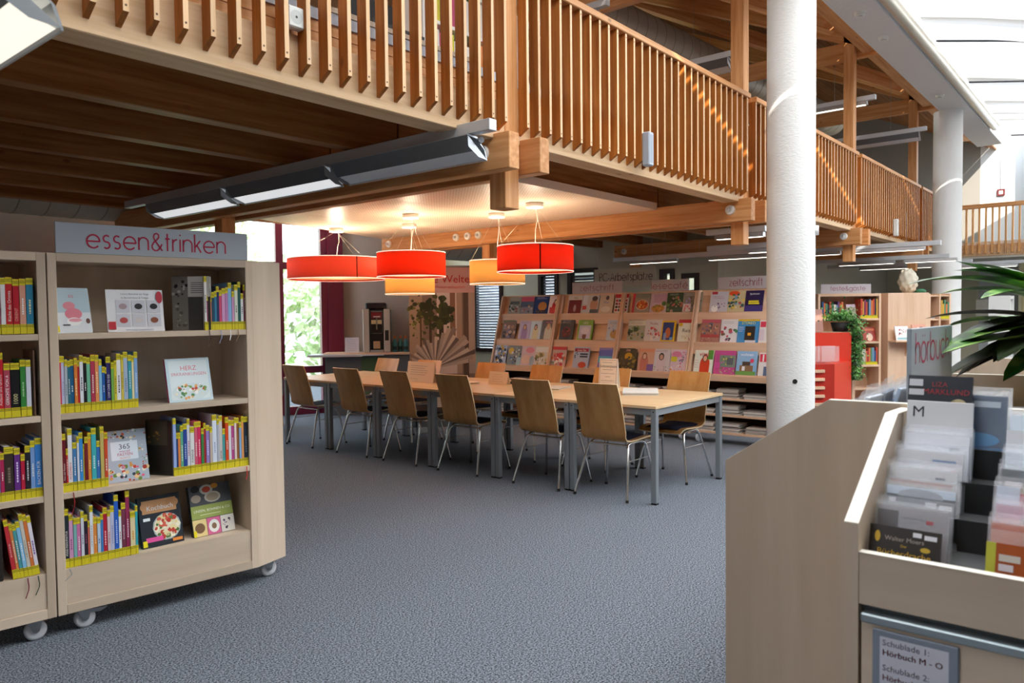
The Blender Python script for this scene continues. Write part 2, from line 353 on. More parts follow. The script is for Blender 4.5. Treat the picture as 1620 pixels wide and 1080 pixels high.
wall('wall_gallery_back', (10.7, 4.8), (20, 4.8), 0, 2.44, plaster('pale_olive_wall', '#c9c5b6', .1))
wall('wall_upper_back', (-9, 9.0), (20, 9.0), 2.76, 8.4, grain('pale_boards', '#e8d2b4', '#d8b98f', 'x', .6, 12, False), .15, [(9.5, 10.6, 3.2, 5.0), (11.2, 12.6, 3.2, 5.0), (13.4, 14.6, 3.2, 5.0), (16.5, 18, 3.2, 5.0), (20, 22, 3.2, 5)])
wall('wall_far', (20, 14), (20, 2.9), 2.5, 8, GREYW)
wall('wall_far_lower', (19.95, 14), (19.95, 2.9), 0, 2.5, plaster('olive_wall', '#cfc8b0', .1))
wall('wall_far_white', (20, 2.9), (20, 2.05), 0, 8, mat('#cfd3d6', .8))
wall('wall_far_cream', (19.9, 2.05), (19.9, -9), 0, 2.5, CREAM)
wall('wall_right', (-9, -9), (24, -9), 0, 4.9, mat('#8d857c', .8))
wall('wall_behind', (-9, 14), (-9, -9), 0, 4.9, mat('#8d857c', .8))
# back-wall windows: dark frames with slatted blinds
def blind_window(n, y0, y1, z0, z1, blind=True):
    r = MB(); f = .07
    for (a, b, c, d) in ((y0, y0+f, z0, z1), (y1-f, y1, z0, z1), (y0+f, y1-f, z0, z0+f), (y0+f, y1-f, z1-f, z1)): r.box(10.47, 10.6, a, b, c, d, DARKF)
    o = r.obj('window_%d' % n, kind='structure')
    MB().box(10.56, 10.565, y0+f, y1-f, z0+f, z1-f, GLASS).obj('pane', o)
    if blind:
        sl = mat('#8d99ab', .35, .4); z = z0+f+.03; me = None
        while z < z1-f-.02:
            b = MB().add([(10.515, y0+f+.01, -.022), (10.515, y1-f-.01, -.022), (10.535, y1-f-.01, .023), (10.535, y0+f+.01, .023)], [(0, 1, 2, 3)], sl)
            if me is None: me = b.mesh('blind_slat')
            s = link('blind_slat', me, o); s.location = (0, 0, z); z += .05
for i, (a, b, c, d, bl) in enumerate(((8.92, 9.68, .75, 2.35, 1), (7.68, 8.1, .75, 2.15, 1), (6.88, 7.48, .75, 2.18, 1), (5.5, 5.75, 1.75, 2.1, 0), (5.1, 5.38, 1.7, 2.02, 0))): blind_window(i+2, a, b, c, d, bl)
# garden window (burgundy frames) at the end of the reading table
gw = frame((WA.x, WA.y, 0), math.degrees(math.atan2(wd.y, wd.x)))
sm = (Vector((6.391, 9.691))-WA).dot(wd)              # the mullion seen beside the bookcase
mb = MB(); f = .05
mull = [sm-1.5, sm-.75, sm, sm+.64]
for s in mull: mb.box(s-f, s+f, -.06, .08, 0, 3.4, BURG)
for z, hh in ((.06, .06), (.655, .05), (2.18, .05), (3.35, .05)): mb.box(0, sm+.64, -.05, .07, z-hh, z+hh, BURG)
wo = mb.obj('window_1', None, gw, kind='structure')
for a, b in zip([0]+mull[:-1], mull):
    for c, d in ((.12, .6), (.71, 2.13), (2.23, 3.3)): MB().box(a+f if a else 0, b-f, 0, .006, c, d, GLASS).obj('pane', wo)
MB().box(sm+.69, wlen+.02, -.12, .1, 0, 3.4, BURG).obj('trim_1', None, gw, kind='structure')
# garden outside
MB().quad((-4, 9.6, -.06), (16, 9.6, -.06), (16, 40, -.06), (-4, 40, -.06), leafmat('lawn', '#6f9a4c', '#9cc070', '#c9d8a0')).obj('garden_lawn', label='sunlit green lawn outside the burgundy window', cat='lawn', kind='stuff')
GREENS = [leafmat('shrub_leaf_%d' % i, *c) for i, c in enumerate((('#a9c985', '#cfe3ae', '#f2f6de'), ('#98bf80', '#c4dca0', '#eaf2d4')))]
def bush(x, y, z, r, label, i):
    mb = MB(); rr = random.Random(i)
    for k in range(900):
        a = rr.uniform(0, 6.28); ph = math.acos(rr.uniform(-.6, 1)); q = r*rr.uniform(.6, 1.05)
        c = Vector((q*math.sin(ph)*math.cos(a), q*math.sin(ph)*math.sin(a), q*math.cos(ph))); e = r*.09
        u = Vector((rr.uniform(-1, 1), rr.uniform(-1, 1), rr.uniform(-1, 1))).normalized(); v = u.orthogonal().normalized()
        mb.add([c-u*e, c+v*e*.6, c+u*e, c-v*e*.6], [(0, 1, 2, 3)], GREENS[i % 2])
    o = empty('garden_shrub', (x, y, z), label, 'shrub', 'shrubs outside the window'); mb.obj('foliage', o)
    MB().cyl((0, 0, -z-.1), (0, 0, 0), .09, mat('#6d5a45', .9), 8, .05).obj('stem', o)
bush(9.6, 15.0, 1.1, 1.7, 'pale green shrub behind the right pane of the burgundy window', 0)
bush(5.4, 17.5, 2.0, 1.9, 'tall light green shrub behind the left panes of the burgundy window', 1)
bush(11.6, 22.5, 3.0, 2.4, 'large leafy shrub furthest off in the garden', 2)

# ------------------------------------------------------------------ gallery: posts, paired beams, joists, deck, railing
PX = [-.02+3.3867*0, 3.387, 6.768, 10.165, 13.58]
PX[0] = 0.0
names = ['first', 'second', 'third', 'fourth', 'fifth']
wherep = {1: 'nearest, above the end of the linear lamp', 2: 'just left of the thick white column', 3: 'just right of the thick white column', 4: 'between the two white columns, farther one'}
for i in (1, 2, 3, 4):
    x = PX[i]
    MB().bbox(x, x+.125, 2.85, 2.972, 2.06, 4.9, PINE['z'], .004).obj('gallery_post', label='square timber gallery post, ' + wherep[i], cat='post', group='gallery posts')
    MB().bbox(x, x+.125, 5.95, 6.07, 2.06, 2.75, PINE['z'], .004).obj('hanging_spacer_post', label='short timber post end under the gallery beam, inner one at the %s post' % ['', 'nearest', 'second', 'third', 'farthest'][i], cat='post', group='inner gallery posts')
    ye = 7.75 if i < 3 else (6.3 if i == 3 else 4.7)
    for j, bx in enumerate((x-.10, x+.135)):
        MB().bbox(bx, bx+.09, 2.735 if j == 0 else 2.70, ye, 2.262, 2.466, PINE['y'], .004).obj('cross_beam', label='horizontal timber cross beam, %s of the pair at the %s gallery post' % (('near one', 'far one')[j], ['', 'nearest', 'second', 'third', 'farthest'][i]), cat='beam', group='paired cross beams')
# round white cover discs on the beams
def discs(ys, x, z, what):
    for k, y in enumerate(ys):
        mb = MB(); mb.cyl((0, 0, 0), (-.02, 0, 0), .046, WHITE, 20, .042); mb.cyl((-.02, 0, 0), (-.05, 0, 0), .016, mat('#c9ccd0', .4), 10)
        mb.obj('cable_outlet_disc', None, Matrix.Translation((x, y, z)), label='round white outlet disc on the %s, %s from its free end' % (what, ORD[k]), cat='outlet disc', group='white discs on the beams')
discs([2.93, 6.01, 6.18, 6.355], PX[1]-.101, 2.365, 'nearest cross beam'); discs([2.93, 6.03, 6.2, 6.39, 7.6], PX[2]-.101, 2.37, 'second cross beam'); discs([2.93, 6.12], PX[3]-.101, 2.37, 'third cross beam')
# joists along the gallery
JY = [3.74, 4.45, 5.15, 5.88, 6.6, 7.3]
for bi, (a, b, what) in enumerate(((-5, PX[1]-.02, 'left of the nearest post'), (PX[1]-.01, PX[2]+.02, 'above the perforated ceiling panel'), (PX[2]+.03, PX[3]+.05, 'beyond the second post'), (PX[3]+.06, PX[4], 'beyond the third post'))):
    for k, y in enumerate(JY):
        if bi == 3 and y > 4.6 or bi == 2 and y > 7: continue
        MB().bbox(a, b, y, y+.1, 2.468, 2.70, SHADED_JOIST, .003).obj('floor_joist', label='timber gallery joist %s, %s from the railing' % (what, ORD[k]), cat='joist', group='gallery joists')
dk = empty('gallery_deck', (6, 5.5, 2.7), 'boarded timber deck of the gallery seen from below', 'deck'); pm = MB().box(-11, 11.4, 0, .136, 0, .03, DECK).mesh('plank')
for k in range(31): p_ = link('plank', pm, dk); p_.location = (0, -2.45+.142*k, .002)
# fascia, skirting planks, cable duct
GX0, GX1 = -1.5, 17.1
bays = [(GX0, PX[1]), (PX[1]+.125, PX[2]), (PX[2]+.125, PX[3]), (PX[3]+.125, PX[4]), (PX[4]+.125, 17.1)]
bn = ['left of the nearest post', 'between the nearest and second posts', 'behind the near white column', 'between the third and farthest posts', 'beyond the farthest post']
hand = PINE['x']
for bi, (a, b) in enumerate(bays):
    g = empty('gallery_railing', ((a+b)/2, 2.85, 2.44), 'timber gallery railing with upright slats, ' + bn[bi], 'railing', 'gallery railing bays'); cx = (a+b)/2
    def L(mb, nm): 
        o = mb.obj(nm, g); return o
    MB_ = lambda: MB()
    hw = (b-a)/2
    L(MB_().bbox(-hw, hw, 0, .155, 0, .226, SLATE_, .004), 'fascia_board')
    L(MB_().box(-hw, hw, .03, .07, .228, .278, PINE['x']), 'skirting_plank'); L(MB_().box(-hw, hw, .03, .07, .282, .332, PINE['x']), 'skirting_plank')
    L(MB_().box(-hw, hw, .02, .08, .334, .383, mat('#c3cbd6', .4)), 'cable_duct')
    L(MB_().bbox(-hw, hw, -.075, .02, .927, .974, hand, .005), 'handrail')
    n0 = .913 if bi == 0 else a+.012
    xs = []
    x = n0 if bi else n0-.1096*16
    while x < b-.012: xs.append(x); x += .1096
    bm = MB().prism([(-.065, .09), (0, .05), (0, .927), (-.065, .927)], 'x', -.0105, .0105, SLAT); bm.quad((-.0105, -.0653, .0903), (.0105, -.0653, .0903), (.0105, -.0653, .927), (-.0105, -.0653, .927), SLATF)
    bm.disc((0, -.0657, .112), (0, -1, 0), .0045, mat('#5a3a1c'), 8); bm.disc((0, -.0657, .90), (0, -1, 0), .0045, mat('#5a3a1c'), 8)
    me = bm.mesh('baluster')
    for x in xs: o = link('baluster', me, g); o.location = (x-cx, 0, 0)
# cross gallery far right
g = empty('gallery_railing', (17.25, .5, 2.48), 'far timber gallery railing crossing behind the second white column', 'railing', 'gallery railing bays')
MB().bbox(0, .12, -7, 2.5, -.02, .20, SLATE_, .004).obj('fascia_board', g); MB().bbox(-.075, .03, -7, 2.5, .90, .98, PINE['y'], .006).obj('handrail', g); MB().box(.03, .08, -7, 2.5, .2, .26, mat('#e8e6e0')).obj('cable_duct', g)
me = MB().box(-.065, 0, -.016, .016, .03, .90, grain('pale_slat', '#e6b47c', '#cf9454', 'z')).mesh('baluster')
for k in range(34): o = link('baluster', me, g); o.location = (0, 2.33-.109*k, 0)
MB().box(17.27, 20, -7, 4.8, 2.42, 2.62, mat('#cfc9bd', .8)).obj('far_gallery_floor', label='slab of the far cross gallery behind its timber railing', cat='floor slab')
# socket, speaker boxes on the railing
mb = MB().bbox(-.04, .04, -.045, 0, -.045, .045, mat('#d9dad6', .5), .006); mb.disc((0, -.0456, 0), (0, -1, 0), .03, mat('#bfc1be'), 18); mb.disc((0, -.046, 0), (0, -1, 0), .006, BLACK, 8)
mb.obj('wall_socket', None, Matrix.Translation((1.96, 2.845, 2.72)), label='white power socket on the gallery skirting behind the slats', cat='socket')
for k, x in enumerate((4.86, 11.9)):
    mb = MB().bbox(-.035, .035, -.06, 0, -.12, .12, mat('#aeb8c4' if k == 0 else '#e6e6e2', .4), .008); mb.box(-.02, .02, -.0605, -.059, -.1, .1, mat('#98a3b0' if k == 0 else '#d8d8d4'))
    mb.obj('railing_speaker', None, Matrix.Translation((x, 2.784, 2.61)), label=('small grey box speaker fixed on the near gallery slats', 'small white box speaker on the far gallery slats')[k], cat='speaker', group='box speakers on the railing')

GS = frame((3.62, 3.75, 2.735), 0)
o = link('gallery_shelf', None, None, GS, 'white low shelf with books up on the gallery, seen between slats', 'shelf unit'); o.empty_display_size = .05
for a in (0, 1.0): MB().box(a, a+.025, 0, .3, 0, 1.0, WHITE).obj('upright', o)
for z in (.1, .42, .72, 1.0): MB().box(.025, 1.0, 0, .3, z-.025, z, WHITE).obj('shelf', o)
rg = random.Random(4)
for lv, z in enumerate((.421, .721)):
    s_ = .04
    for k in range(14):
        w_ = rg.uniform(.03, .07); c_ = rg.choice(('#d8d030', '#c84a7a', '#e8e4dc', '#4a7ab0', '#d8803a', '#5a9a5a')); MB().box(0, w_*.94, 0, .2, 0, rg.uniform(.2, .26), mat(c_)).obj('book', None, GS @ Matrix.Translation((s_, .02, z)), label='book up on the gallery shelf, %s board, %s from left' % (('lower', 'upper')[lv], ORD[k]), cat='book', group='books on the gallery shelf'); s_ += w_
mb = MB().box(0, .34, 0, .015, 0, .22, BLACK); mb.box(0, .34, -.22, 0, 0, .015, BLACK); mb.obj('laptop', None, Matrix.Translation((2.45, 3.1, 2.86)), label='black open laptop on a gallery desk behind the slats', cat='laptop')
mb = MB().box(2.2, 3.2, 2.88, 3.4, 2.835, 2.858, MAPLE['x']).obj('gallery_desk', label='narrow desk top on the gallery behind the railing slats', cat='desk'); [MB().box(x, x+.04, 3.3, 3.34, 2.735, 2.835, LEGGREY).obj('leg', mb) for x in (2.25, 3.1)]

# ------------------------------------------------------------------ perforated ceiling panel over the reading table
cp = empty('ceiling', (5.5, 5.5, 2.44), 'pale perforated ceiling panel hanging over the reading table', None, kind='structure')
def yl(x): return 6.95+(x-4.25)/2.41*.75
cuts = [3.66, 5.0, 6.35, None]
for k in range(3):
    c0 = cuts[k]+.006; c1 = cuts[k+1]
    poly = [(4.25, c0), (6.64, c0), (6.64, c1 or yl(6.64)), (4.25, c1 or yl(4.25))]
    MB().prism([(x-5.5, y-5.5) for x, y in poly], 'z', 0, .065, PERF).obj('panel', cp)
# ------------------------------------------------------------------ air ducts
def duct(name, p, q, r, label, rings=True, vent=None):
    o = empty(name, p, label, 'air duct', 'round air ducts'); d = Vector(q)-Vector(p); n = int(d.length/.24); mb = MB()
    mb.cyl((0, 0, 0), d, r, GALV, 28); mb.obj('pipe', o)
    rm = MB().cyl(-d.normalized()*.006, d.normalized()*.006, r+.003, mat('#9a998c', .5, .2), 28).mesh('seam')
    for i in range(1, n): s = link('seam', rm, o); s.location = d*(i/n)
    if vent:
        s, up, w = vent; c = d.normalized()*s; mb = MB(); mb.box(c.x-w/2-.03, c.x+w/2+.03, -r-.012, -r*.6, up-.05, up+.05, GALV); mb.box(c.x-w/2, c.x+w/2, -r-.016, -r, up-.025, up+.025, BLACK); mb.obj('vent_grille', o)
duct('air_duct', (-4, 7.78, 2.69), (3.4, 7.78, 2.69), .3, 'round galvanised air duct under the gallery at the left wall', vent=(6.80, -.15, .5))
duct('air_duct', (7.0, 7.75, 2.5), (10.4, 7.75, 2.5), .27, 'round galvanised air duct behind the magazine racks', vent=(2.05, .02, .42))
duct('air_duct', (4.5, 6.0, 5.45), (17, 5.2, 5.45), .29, 'large round air duct under the gallery roof')

# ------------------------------------------------------------------ roof over the gallery
rf = empty('roof', (6, 2.6, 4.95), 'boarded timber roof above the gallery', None, kind='structure')
sl = math.radians(24); bw = .155
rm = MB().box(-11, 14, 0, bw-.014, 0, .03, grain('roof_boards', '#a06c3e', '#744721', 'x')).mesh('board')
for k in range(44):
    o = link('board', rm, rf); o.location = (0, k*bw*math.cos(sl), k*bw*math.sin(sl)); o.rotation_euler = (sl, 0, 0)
MB().box(-11, 14, .2, 7.4, .09, .1, mat('#3a281a', .9)).obj('underlay', rf).rotation_euler = (sl, 0, 0)
for i in (1, 2, 3, 4):
    x = PX[i]
    b = MB().bbox(0, .12, 0, 6.6, -.24, 0, PINE['y'], .004).obj('roof_rafter', None, Matrix.Translation((x, 2.6, 4.9)) @ Matrix.Rotation(sl, 4, 'X'), label='sloping timber rafter above the %s gallery post' % ['', 'nearest', 'second', 'third', 'farthest'][i], cat='rafter', group='roof rafters')
    MB().bbox(x+.13, x+.22, 2.5, 8, 4.62, 4.84, PINE['y'], .004).obj('tie_beam', label='level timber tie beam under the roof at the %s gallery post' % ['', 'nearest', 'second', 'third', 'farthest'][i], cat='beam', group='roof tie beams')
    if i < 4:
        d = MB().bbox(-.07, .07, 0, 4.4, -.2, 0, PINE['y'], .004).obj('valley_rafter', None, Matrix.Translation((x+2.9, 2.9, 4.95)) @ Matrix.Rotation(math.radians(38), 4, 'Z') @ Matrix.Rotation(math.radians(19), 4, 'X'), label='diagonal timber rafter in the roof bay after the %s gallery post' % ['', 'nearest', 'second', 'third'][i], cat='rafter', group='diagonal rafters')
MB().bbox(-5, 17, 2.62, 2.78, 4.66, 4.9, PINE['x'], .004).obj('eaves_beam', label='long timber eaves beam on top of the gallery posts', cat='beam')
# columns and concrete edge beam
for x, lab in ((6.64, 'thick white plastered round column, nearer one'), (13.35, 'white plastered round column farther off beneath the concrete beam')):
    o = MB().cyl((0, 0, 0), (0, 0, 4.45), .199, WHITE_PL, 48).obj('round_column', None, Matrix.Translation((x, 2.37, 0)), label=lab, cat='column', group='white columns')
    if x < 7:
        mb = MB(); q = (EYE-Vector((x, 2.37, 1.0))); q.z = 0; q.normalize(); q = Matrix.Rotation(.18, 3, 'Z') @ q
        mb.cyl(q*.195, q*.203, .02, BLACK, 14); [None for _ in (0,)]; c = mb.obj('anchor_plug', o); c.location = (0, 0, .85)
        q2 = Matrix.Rotation(1.35, 3, 'Z') @ q; mb = MB().cyl(q2*.19, q2*.225, .045, WHITE, 18, .04); c = mb.obj('smoke_detector', o); c.location = (0, 0, 2.13)
MB().bbox(-6, 16.6, 2.07, 2.47, 4.45, 4.95, CONC, .01).obj('concrete_edge_beam', label='white concrete edge beam between timber roof and fabric sails', cat='beam')
MB().cyl((-6, 1.998, 4.5), (15.2, 1.998, 4.5), .065, mat('#cfc8b8', .35, .5), 20).obj('roller_tube', label='long grey roller tube along the concrete beam', cat='tube')
for k, x in enumerate((8.3, 9.2, 12.2)):
    mb = MB(); mb.cyl((0, 0, 0), (0, 0, -.035), .06, mat('#e3e3df'), 18, .05); mb.cyl((0, 0, -.035), (0, 0, -.05), .03, mat('#d2d2ce'), 14)
    mb.obj('smoke_detector', None, Matrix.Translation((x, 2.27, 4.452)), label='white smoke detector under the concrete beam, %s one from the left' % ORD[k], cat='smoke detector', group='smoke detectors')
# fabric sails under the glass roof: strips from the tube to the far side
dirv = Vector((.80, -.60))
for k in range(14):
    x0 = -2.14+1.42*k; mb = MB(); nu, nv = 20, 5; vs = []; near = k < 7
    for i in range(nu+1):
        t = i/nu; run = 15*t; wdt = 1.33 if (k in (3, 5, 8) and t < .22) else (1.43 if near else 1.56)
        for j in range(nv+1):
            s = j/nv; zz = 4.60+1.15*t**.85-.30*math.sin(math.pi*min(1, t*1.02))-.07*math.sin(math.pi*s)+.02*math.sin(9*t+k)
            if near: zz = 4.62+1.1*t
            vs.append((x0+s*wdt+dirv.x*run, 1.93+dirv.y*run, zz))
    fs = [(i*(nv+1)+j, i*(nv+1)+j+1, (i+1)*(nv+1)+j+1, (i+1)*(nv+1)+j) for i in range(nu) for j in range(nv)]
    mb.add(vs, fs, FROST if near else FABRIC, True)
    if near: mb.obj('added_roof_glazing', label='unseen frosted glazing strip added for daylight, %s from the left' % ORD[k], cat='roof glazing', group='frosted roof glazing')  # unseen bright strips, added in place of sails to let daylight in
    else: mb.obj('fabric_sail', label='white fabric sail strip under the glass roof, %s counted from the left' % ORD[k-7], cat='sail', group='fabric sails')
# solid unseen ceiling behind the photographer, added to hold back light from there
MB().prism([(-9, -9), (12.4, -9), (-2.1, 1.9), (-9, 1.9)], 'z', 4.95, 5.15, mat('#a8a29a', .8)).obj('ceiling_blocker', kind='structure')
MB().box(-9, 20, -3.4, -3.2, 4.7, 5.0, mat('#8c8f90', .5)).obj('roof_purlin', label='grey metal roof purlin above the fabric sails', cat='beam')
for k in range(5):
    x = 7.9+2.1*k; MB().cyl((x, 1.9, 4.53), (x+.8*14.6, 1.9-.6*14.6, 5.60), .012, mat('#5b5f66', .4, .6), 6).obj('sail_cable', label='thin dark cable between two fabric sails, %s from the left' % ORD[k], cat='cable', group='sail cables')
# alarm box and window in the far gable
mb = MB().bbox(-.02, 0, -.075, .075, -.075, .075, mat('#5c1a1e'), .004); mb.box(-.024, -.02, -.04, .04, -.04, .04, mat('#b8a8a8')); mb.box(-.012, 0, -.006, .006, .1, .95, mat('#dadada'))
mb.obj('fire_alarm_box', None, Matrix.Translation((19.98, 2.5, 4.0)), label='small red fire alarm box on the far white wall', cat='alarm')
mb = MB()
for (a, b, c, d) in ((1.9, 2.02, 2.6, 5.2), (.0, .1, 2.6, 5.2), (.1, 1.9, 5.1, 5.2), (.1, 1.9, 3.9, 3.98)): mb.box(19.7, 19.86, a, b, c, d, mat('#3d4450', .4))
o = mb.obj('window_7', kind='structure'); MB().box(19.78, 19.785, .1, 1.9, 2.6, 5.1, GLASS).obj('pane', o)

# ------------------------------------------------------------------ lamps
def pendant(x, y, z0, z1, dia, shade_hex, colour, label, seam, power, zc=2.44):
    o = empty('pendant_lamp', (x, y, zc), label, 'pendant lamp', 'drum pendant lamps over the reading table'); r = dia/2; a, b = z0-zc, z1-zc
    MB().lathe([(0, 0), (.078, 0), (.08, -.045), (0, -.047)], (0, 0, 0), WHITE, 24).obj('canopy', o)
    mb = MB(); 
    for t in (0.4, 2.5, 4.6): mb.cyl((.02*math.cos(t), .02*math.sin(t), -.046), (r*.97*math.cos(t), r*.97*math.sin(t), b), .0012, mat('#c9c2b8', .4, .8), 5)
    mb.obj('suspension_wires', o)
    MB().tube([(.03, 0, -.046), (.035, 0, -.15), (.02, .01, b*.6), (.0, .0, b+.02), (0, 0, b-.04)], .004, mat('#efe9dd'), 6).obj('cord', o)
    shm = mixed('shade_' + colour, shade_hex, .6, 'ShaderNodeBsdfTranslucent', shade_hex, .8)
    s = MB().lathe([(r, a), (r, b), (r-.004, b), (r-.004, a), (r, a)], (0, 0, 0), shm, 56).obj('lamp_shade', o)
    t = math.radians(seam); c = Vector((math.cos(t), math.sin(t), 0)); n = Vector((-c.y, c.x, 0))*.006
    MB().quad(c*(r+.001)-n+Vector((0, 0, a)), c*(r+.001)+n+Vector((0, 0, a)), c*(r+.001)+n+Vector((0, 0, b)), c*(r+.001)-n+Vector((0, 0, b)), mat('#6b1210' if colour == 'red' else '#b98a3a', .9)).obj('shade_seam', s)
    rim = mat('#fff2dc', .6, 0, 1.1)
    for zz in (a, b): MB().lathe([(r-.001, zz-.003), (r+.0015, zz-.003), (r+.0015, zz+.005), (r-.001, zz+.005)], (0, 0, 0), rim, 56).obj('shade_rim', s)
    MB().lathe([(0, a+.018), (r-.006, a+.018), (r-.006, a+.022), (0, a+.022)], (0, 0, 0), mixed('diffuser', '#fffaf0', .92, 'ShaderNodeBsdfTranslucent', '#fff4e2', .6), 40, False).obj('diffuser', o)
    MB().lathe([(.06, b-.03), (r-.006, b-.03), (r-.006, b-.026), (.06, b-.026)], (0, 0, 0), mixed('upper_diffuser', '#fff1d8', .42, 'ShaderNodeBsdfTranslucent', '#fff4e2', .6), 40, False).obj('upper_diffuser', o)
    MB().lathe([(0, .05), (.035, .03), (.045, -.01), (.03, -.05), (0, -.06)], (0, 0, (a+b)/2), mat('#fff0d2', .5, 0, 6), 16).obj('bulb', o)
    ld = bpy.data.lights.new('lamp_light', 'POINT'); ld.energy = power; ld.color = (1, .82, .6); ld.shadow_soft_size = .07
    lo = bpy.data.objects.new('lamp_light', ld); COL.objects.link(lo); lo.parent = o; lo.location = (0, 0, (a+b)/2+.03)
pendant(5.45, 4.243, 1.821, 2.05, .69, '#ff6440', 'red', 'red drum pendant lamp, rightmost over the reading table', 225, 56)
pendant(5.2, 5.604, 1.821, 2.058, .677, '#ff6a3e', 'red', 'red drum pendant lamp in the middle, in front of a yellow one', 30, 56)
pendant(5.45, 7.11, 1.858, 2.09, 1.10, '#ff8a74', 'red', 'wide coral red drum pendant lamp nearest the burgundy window', 255, 100)
pendant(5.75, 6.222, 1.674, 1.91, .54, '#ffe2a4', 'yellow', 'yellow drum pendant lamp half hidden behind the middle red one', 20, 72)
pendant(5.75, 4.955, 1.743, 1.97, .55, '#ffe2a4', 'yellow', 'yellow drum pendant lamp half hidden behind the rightmost red one', 20, 72)
def luminaire(x, y0, y1, z, label, lens, lit=0., cables=(), disc=False, z2=None, slim=None):
    slim = (lit > 2) if slim is None else slim
    """square trunking along y with asymmetric reflector heads below"""
    o = empty('linear_luminaire', (x, y0, z), label, 'lamp', 'linear trunking lamps')
    MB().bbox(-.03, .03, 0, y1-y0, 0, .06, mat('#c7ccd2', .35, .3), .003).obj('trunking', o)
    for (a, b) in lens:
        h = MB(); a, b = a-y0, b-y0
        prof = [(-p_[0], p_[1]) for p_ in ((.06, -.005), (-.02, -.01), (-.085, -.075), (-.10, -.125), (-.094, -.125), (-.075, -.07), (-.01, -.02), (.06, -.012))][::-1]
        if slim: prof = [(-.03, -.004), (.03, -.004), (.036, -.05), (-.036, -.05)][::-1]
        vs = [(p[0], yy, p[1]) for yy in (a, b) for p in prof]; n = len(prof)
        h.add(vs, [(i, (i+1) % n, n+(i+1) % n, n+i) for i in range(n)] + [tuple(range(n))[::-1], tuple(range(n, 2*n))], mat('#c3c8cd', .3, .5))
        for yy in (() if slim else (a, b)): h.add([(.098, yy, -.122), (-.055, yy, -.01), (-.05, yy, -.07), (.03, yy, -.115)], [(0, 1, 2, 3)], mat('#b9bec4', .3, .5))
        hd = h.obj('reflector_head', o)
        lx = .0 if not slim else .07; lz = -.085 if not slim else -.106
        if not slim: MB().add([(-.06, a, -.008), (-.06, b, -.008), (.0, b, -.086), (.0, a, -.086)], [(0, 1, 2, 3)], mat('#6f757b', .35, .3)).obj('housing', hd)
        e_ = lit if lit else (0 if a < .2 else .75) if z < 3 else 0
        q4 = [(.032, a+.02, -.0515), (.032, b-.02, -.0515), (-.037, b-.02, -.0515), (-.037, a+.02, -.0515)] if slim else [(.09, a+.02, -.118), (.09, b-.02, -.118), (lx, b-.02, lz), (lx, a+.02, lz)]
        MB().add(q4, [(0, 1, 2, 3)], mat('#fff6e4' if e_ > 1 else '#f2f5f6', .5, 0, e_) if e_ else mat('#dfe5ea', .3, .1)).obj('lens', hd)
    for c in cables: MB().cyl((0, c-y0, .06), (0, c-y0, z2-z if z2 else .4), .002, STEEL, 5).obj('cable', o)
    if not cables and z < 3.5:
        for c in (y0+.4, y1-.4): MB().cyl((0, c-y0, .06), (0, c-y0, 2.70-z), .002, STEEL, 5).obj('cable', o)
    elif not cables:
        for c in (y0+.5, y1-.5): MB().cyl((0, c-y0, .06), (0, c-y0, 4.95+(c-2.6)*math.tan(math.radians(24))-z), .002, STEEL, 5).obj('cable', o)
    return o
lu = luminaire(3.02, 2.62, 6.85, 2.40, 'long grey trunking lamp with three reflector heads below the nearest cross beam', [(2.75, 3.92), (3.98, 5.15), (5.22, 6.4)], 0, (3.1, 4.6, 5.9), z2=2.47)
MB().cyl((.02, .10, -.03), (.13, .26, -.02), .016, mat('#c4c9ce'), 10).obj('swivel_arm', lu)
luminaire(7.6, 2.96, 3.6, 2.25, 'trunking lamp with dark end just left of the near white column', [(2.98, 3.5)], 5)
luminaire(8.25, 2.7, 3.9, 2.14, 'short lit trunking lamp above the rightmost magazine rack', [(2.8, 3.42)], 5)
luminaire(8.9, 3.0, 5.2, 2.13, 'lit trunking lamp hanging behind the rightmost zeitschrift sign', [(3.3, 4.2)], 5)
luminaire(9.9, 4.4, 6.2, 2.21, 'lit trunking lamp in front of the back wall windows', [(5.14, 5.93)], 5)
for k, (x, y0, z, hd) in enumerate(((10.9, 2.0, 2.255, [(2.18, 3.07), (3.21, 3.8)]), (12.6, 2.2, 2.19, [(2.1, 2.8), (2.93, 3.75)]), (14.5, 2.2, 2.2, [(2.79, 3.95)]), (16.6, 1.6, 2.26, [(1.8, 2.71)]))):
    luminaire(x, y0, 4.5, z, 'lit trunking lamp under the far gallery, %s beyond the near white column' % ORD[k], hd, 5)
for k, (x, y) in enumerate(((5.6, 4.5), (7.6, 4.2), (10.4, 3.6), (12.8, 3.5))):
    luminaire(x, y-.95, y+3, 4.05+.02*k, 'trunking lamp under the gallery roof, %s from the left' % ORD[k], [(y-.85, y+.2), (y+.4, y+1.7)], 2.5 if k == 2 else 0)
luminaire(.60, 1.86, 3.0, 2.22, 'lit lamp head at the upper left edge of the picture', [(1.88, 2.9)], 1.1, slim=False)

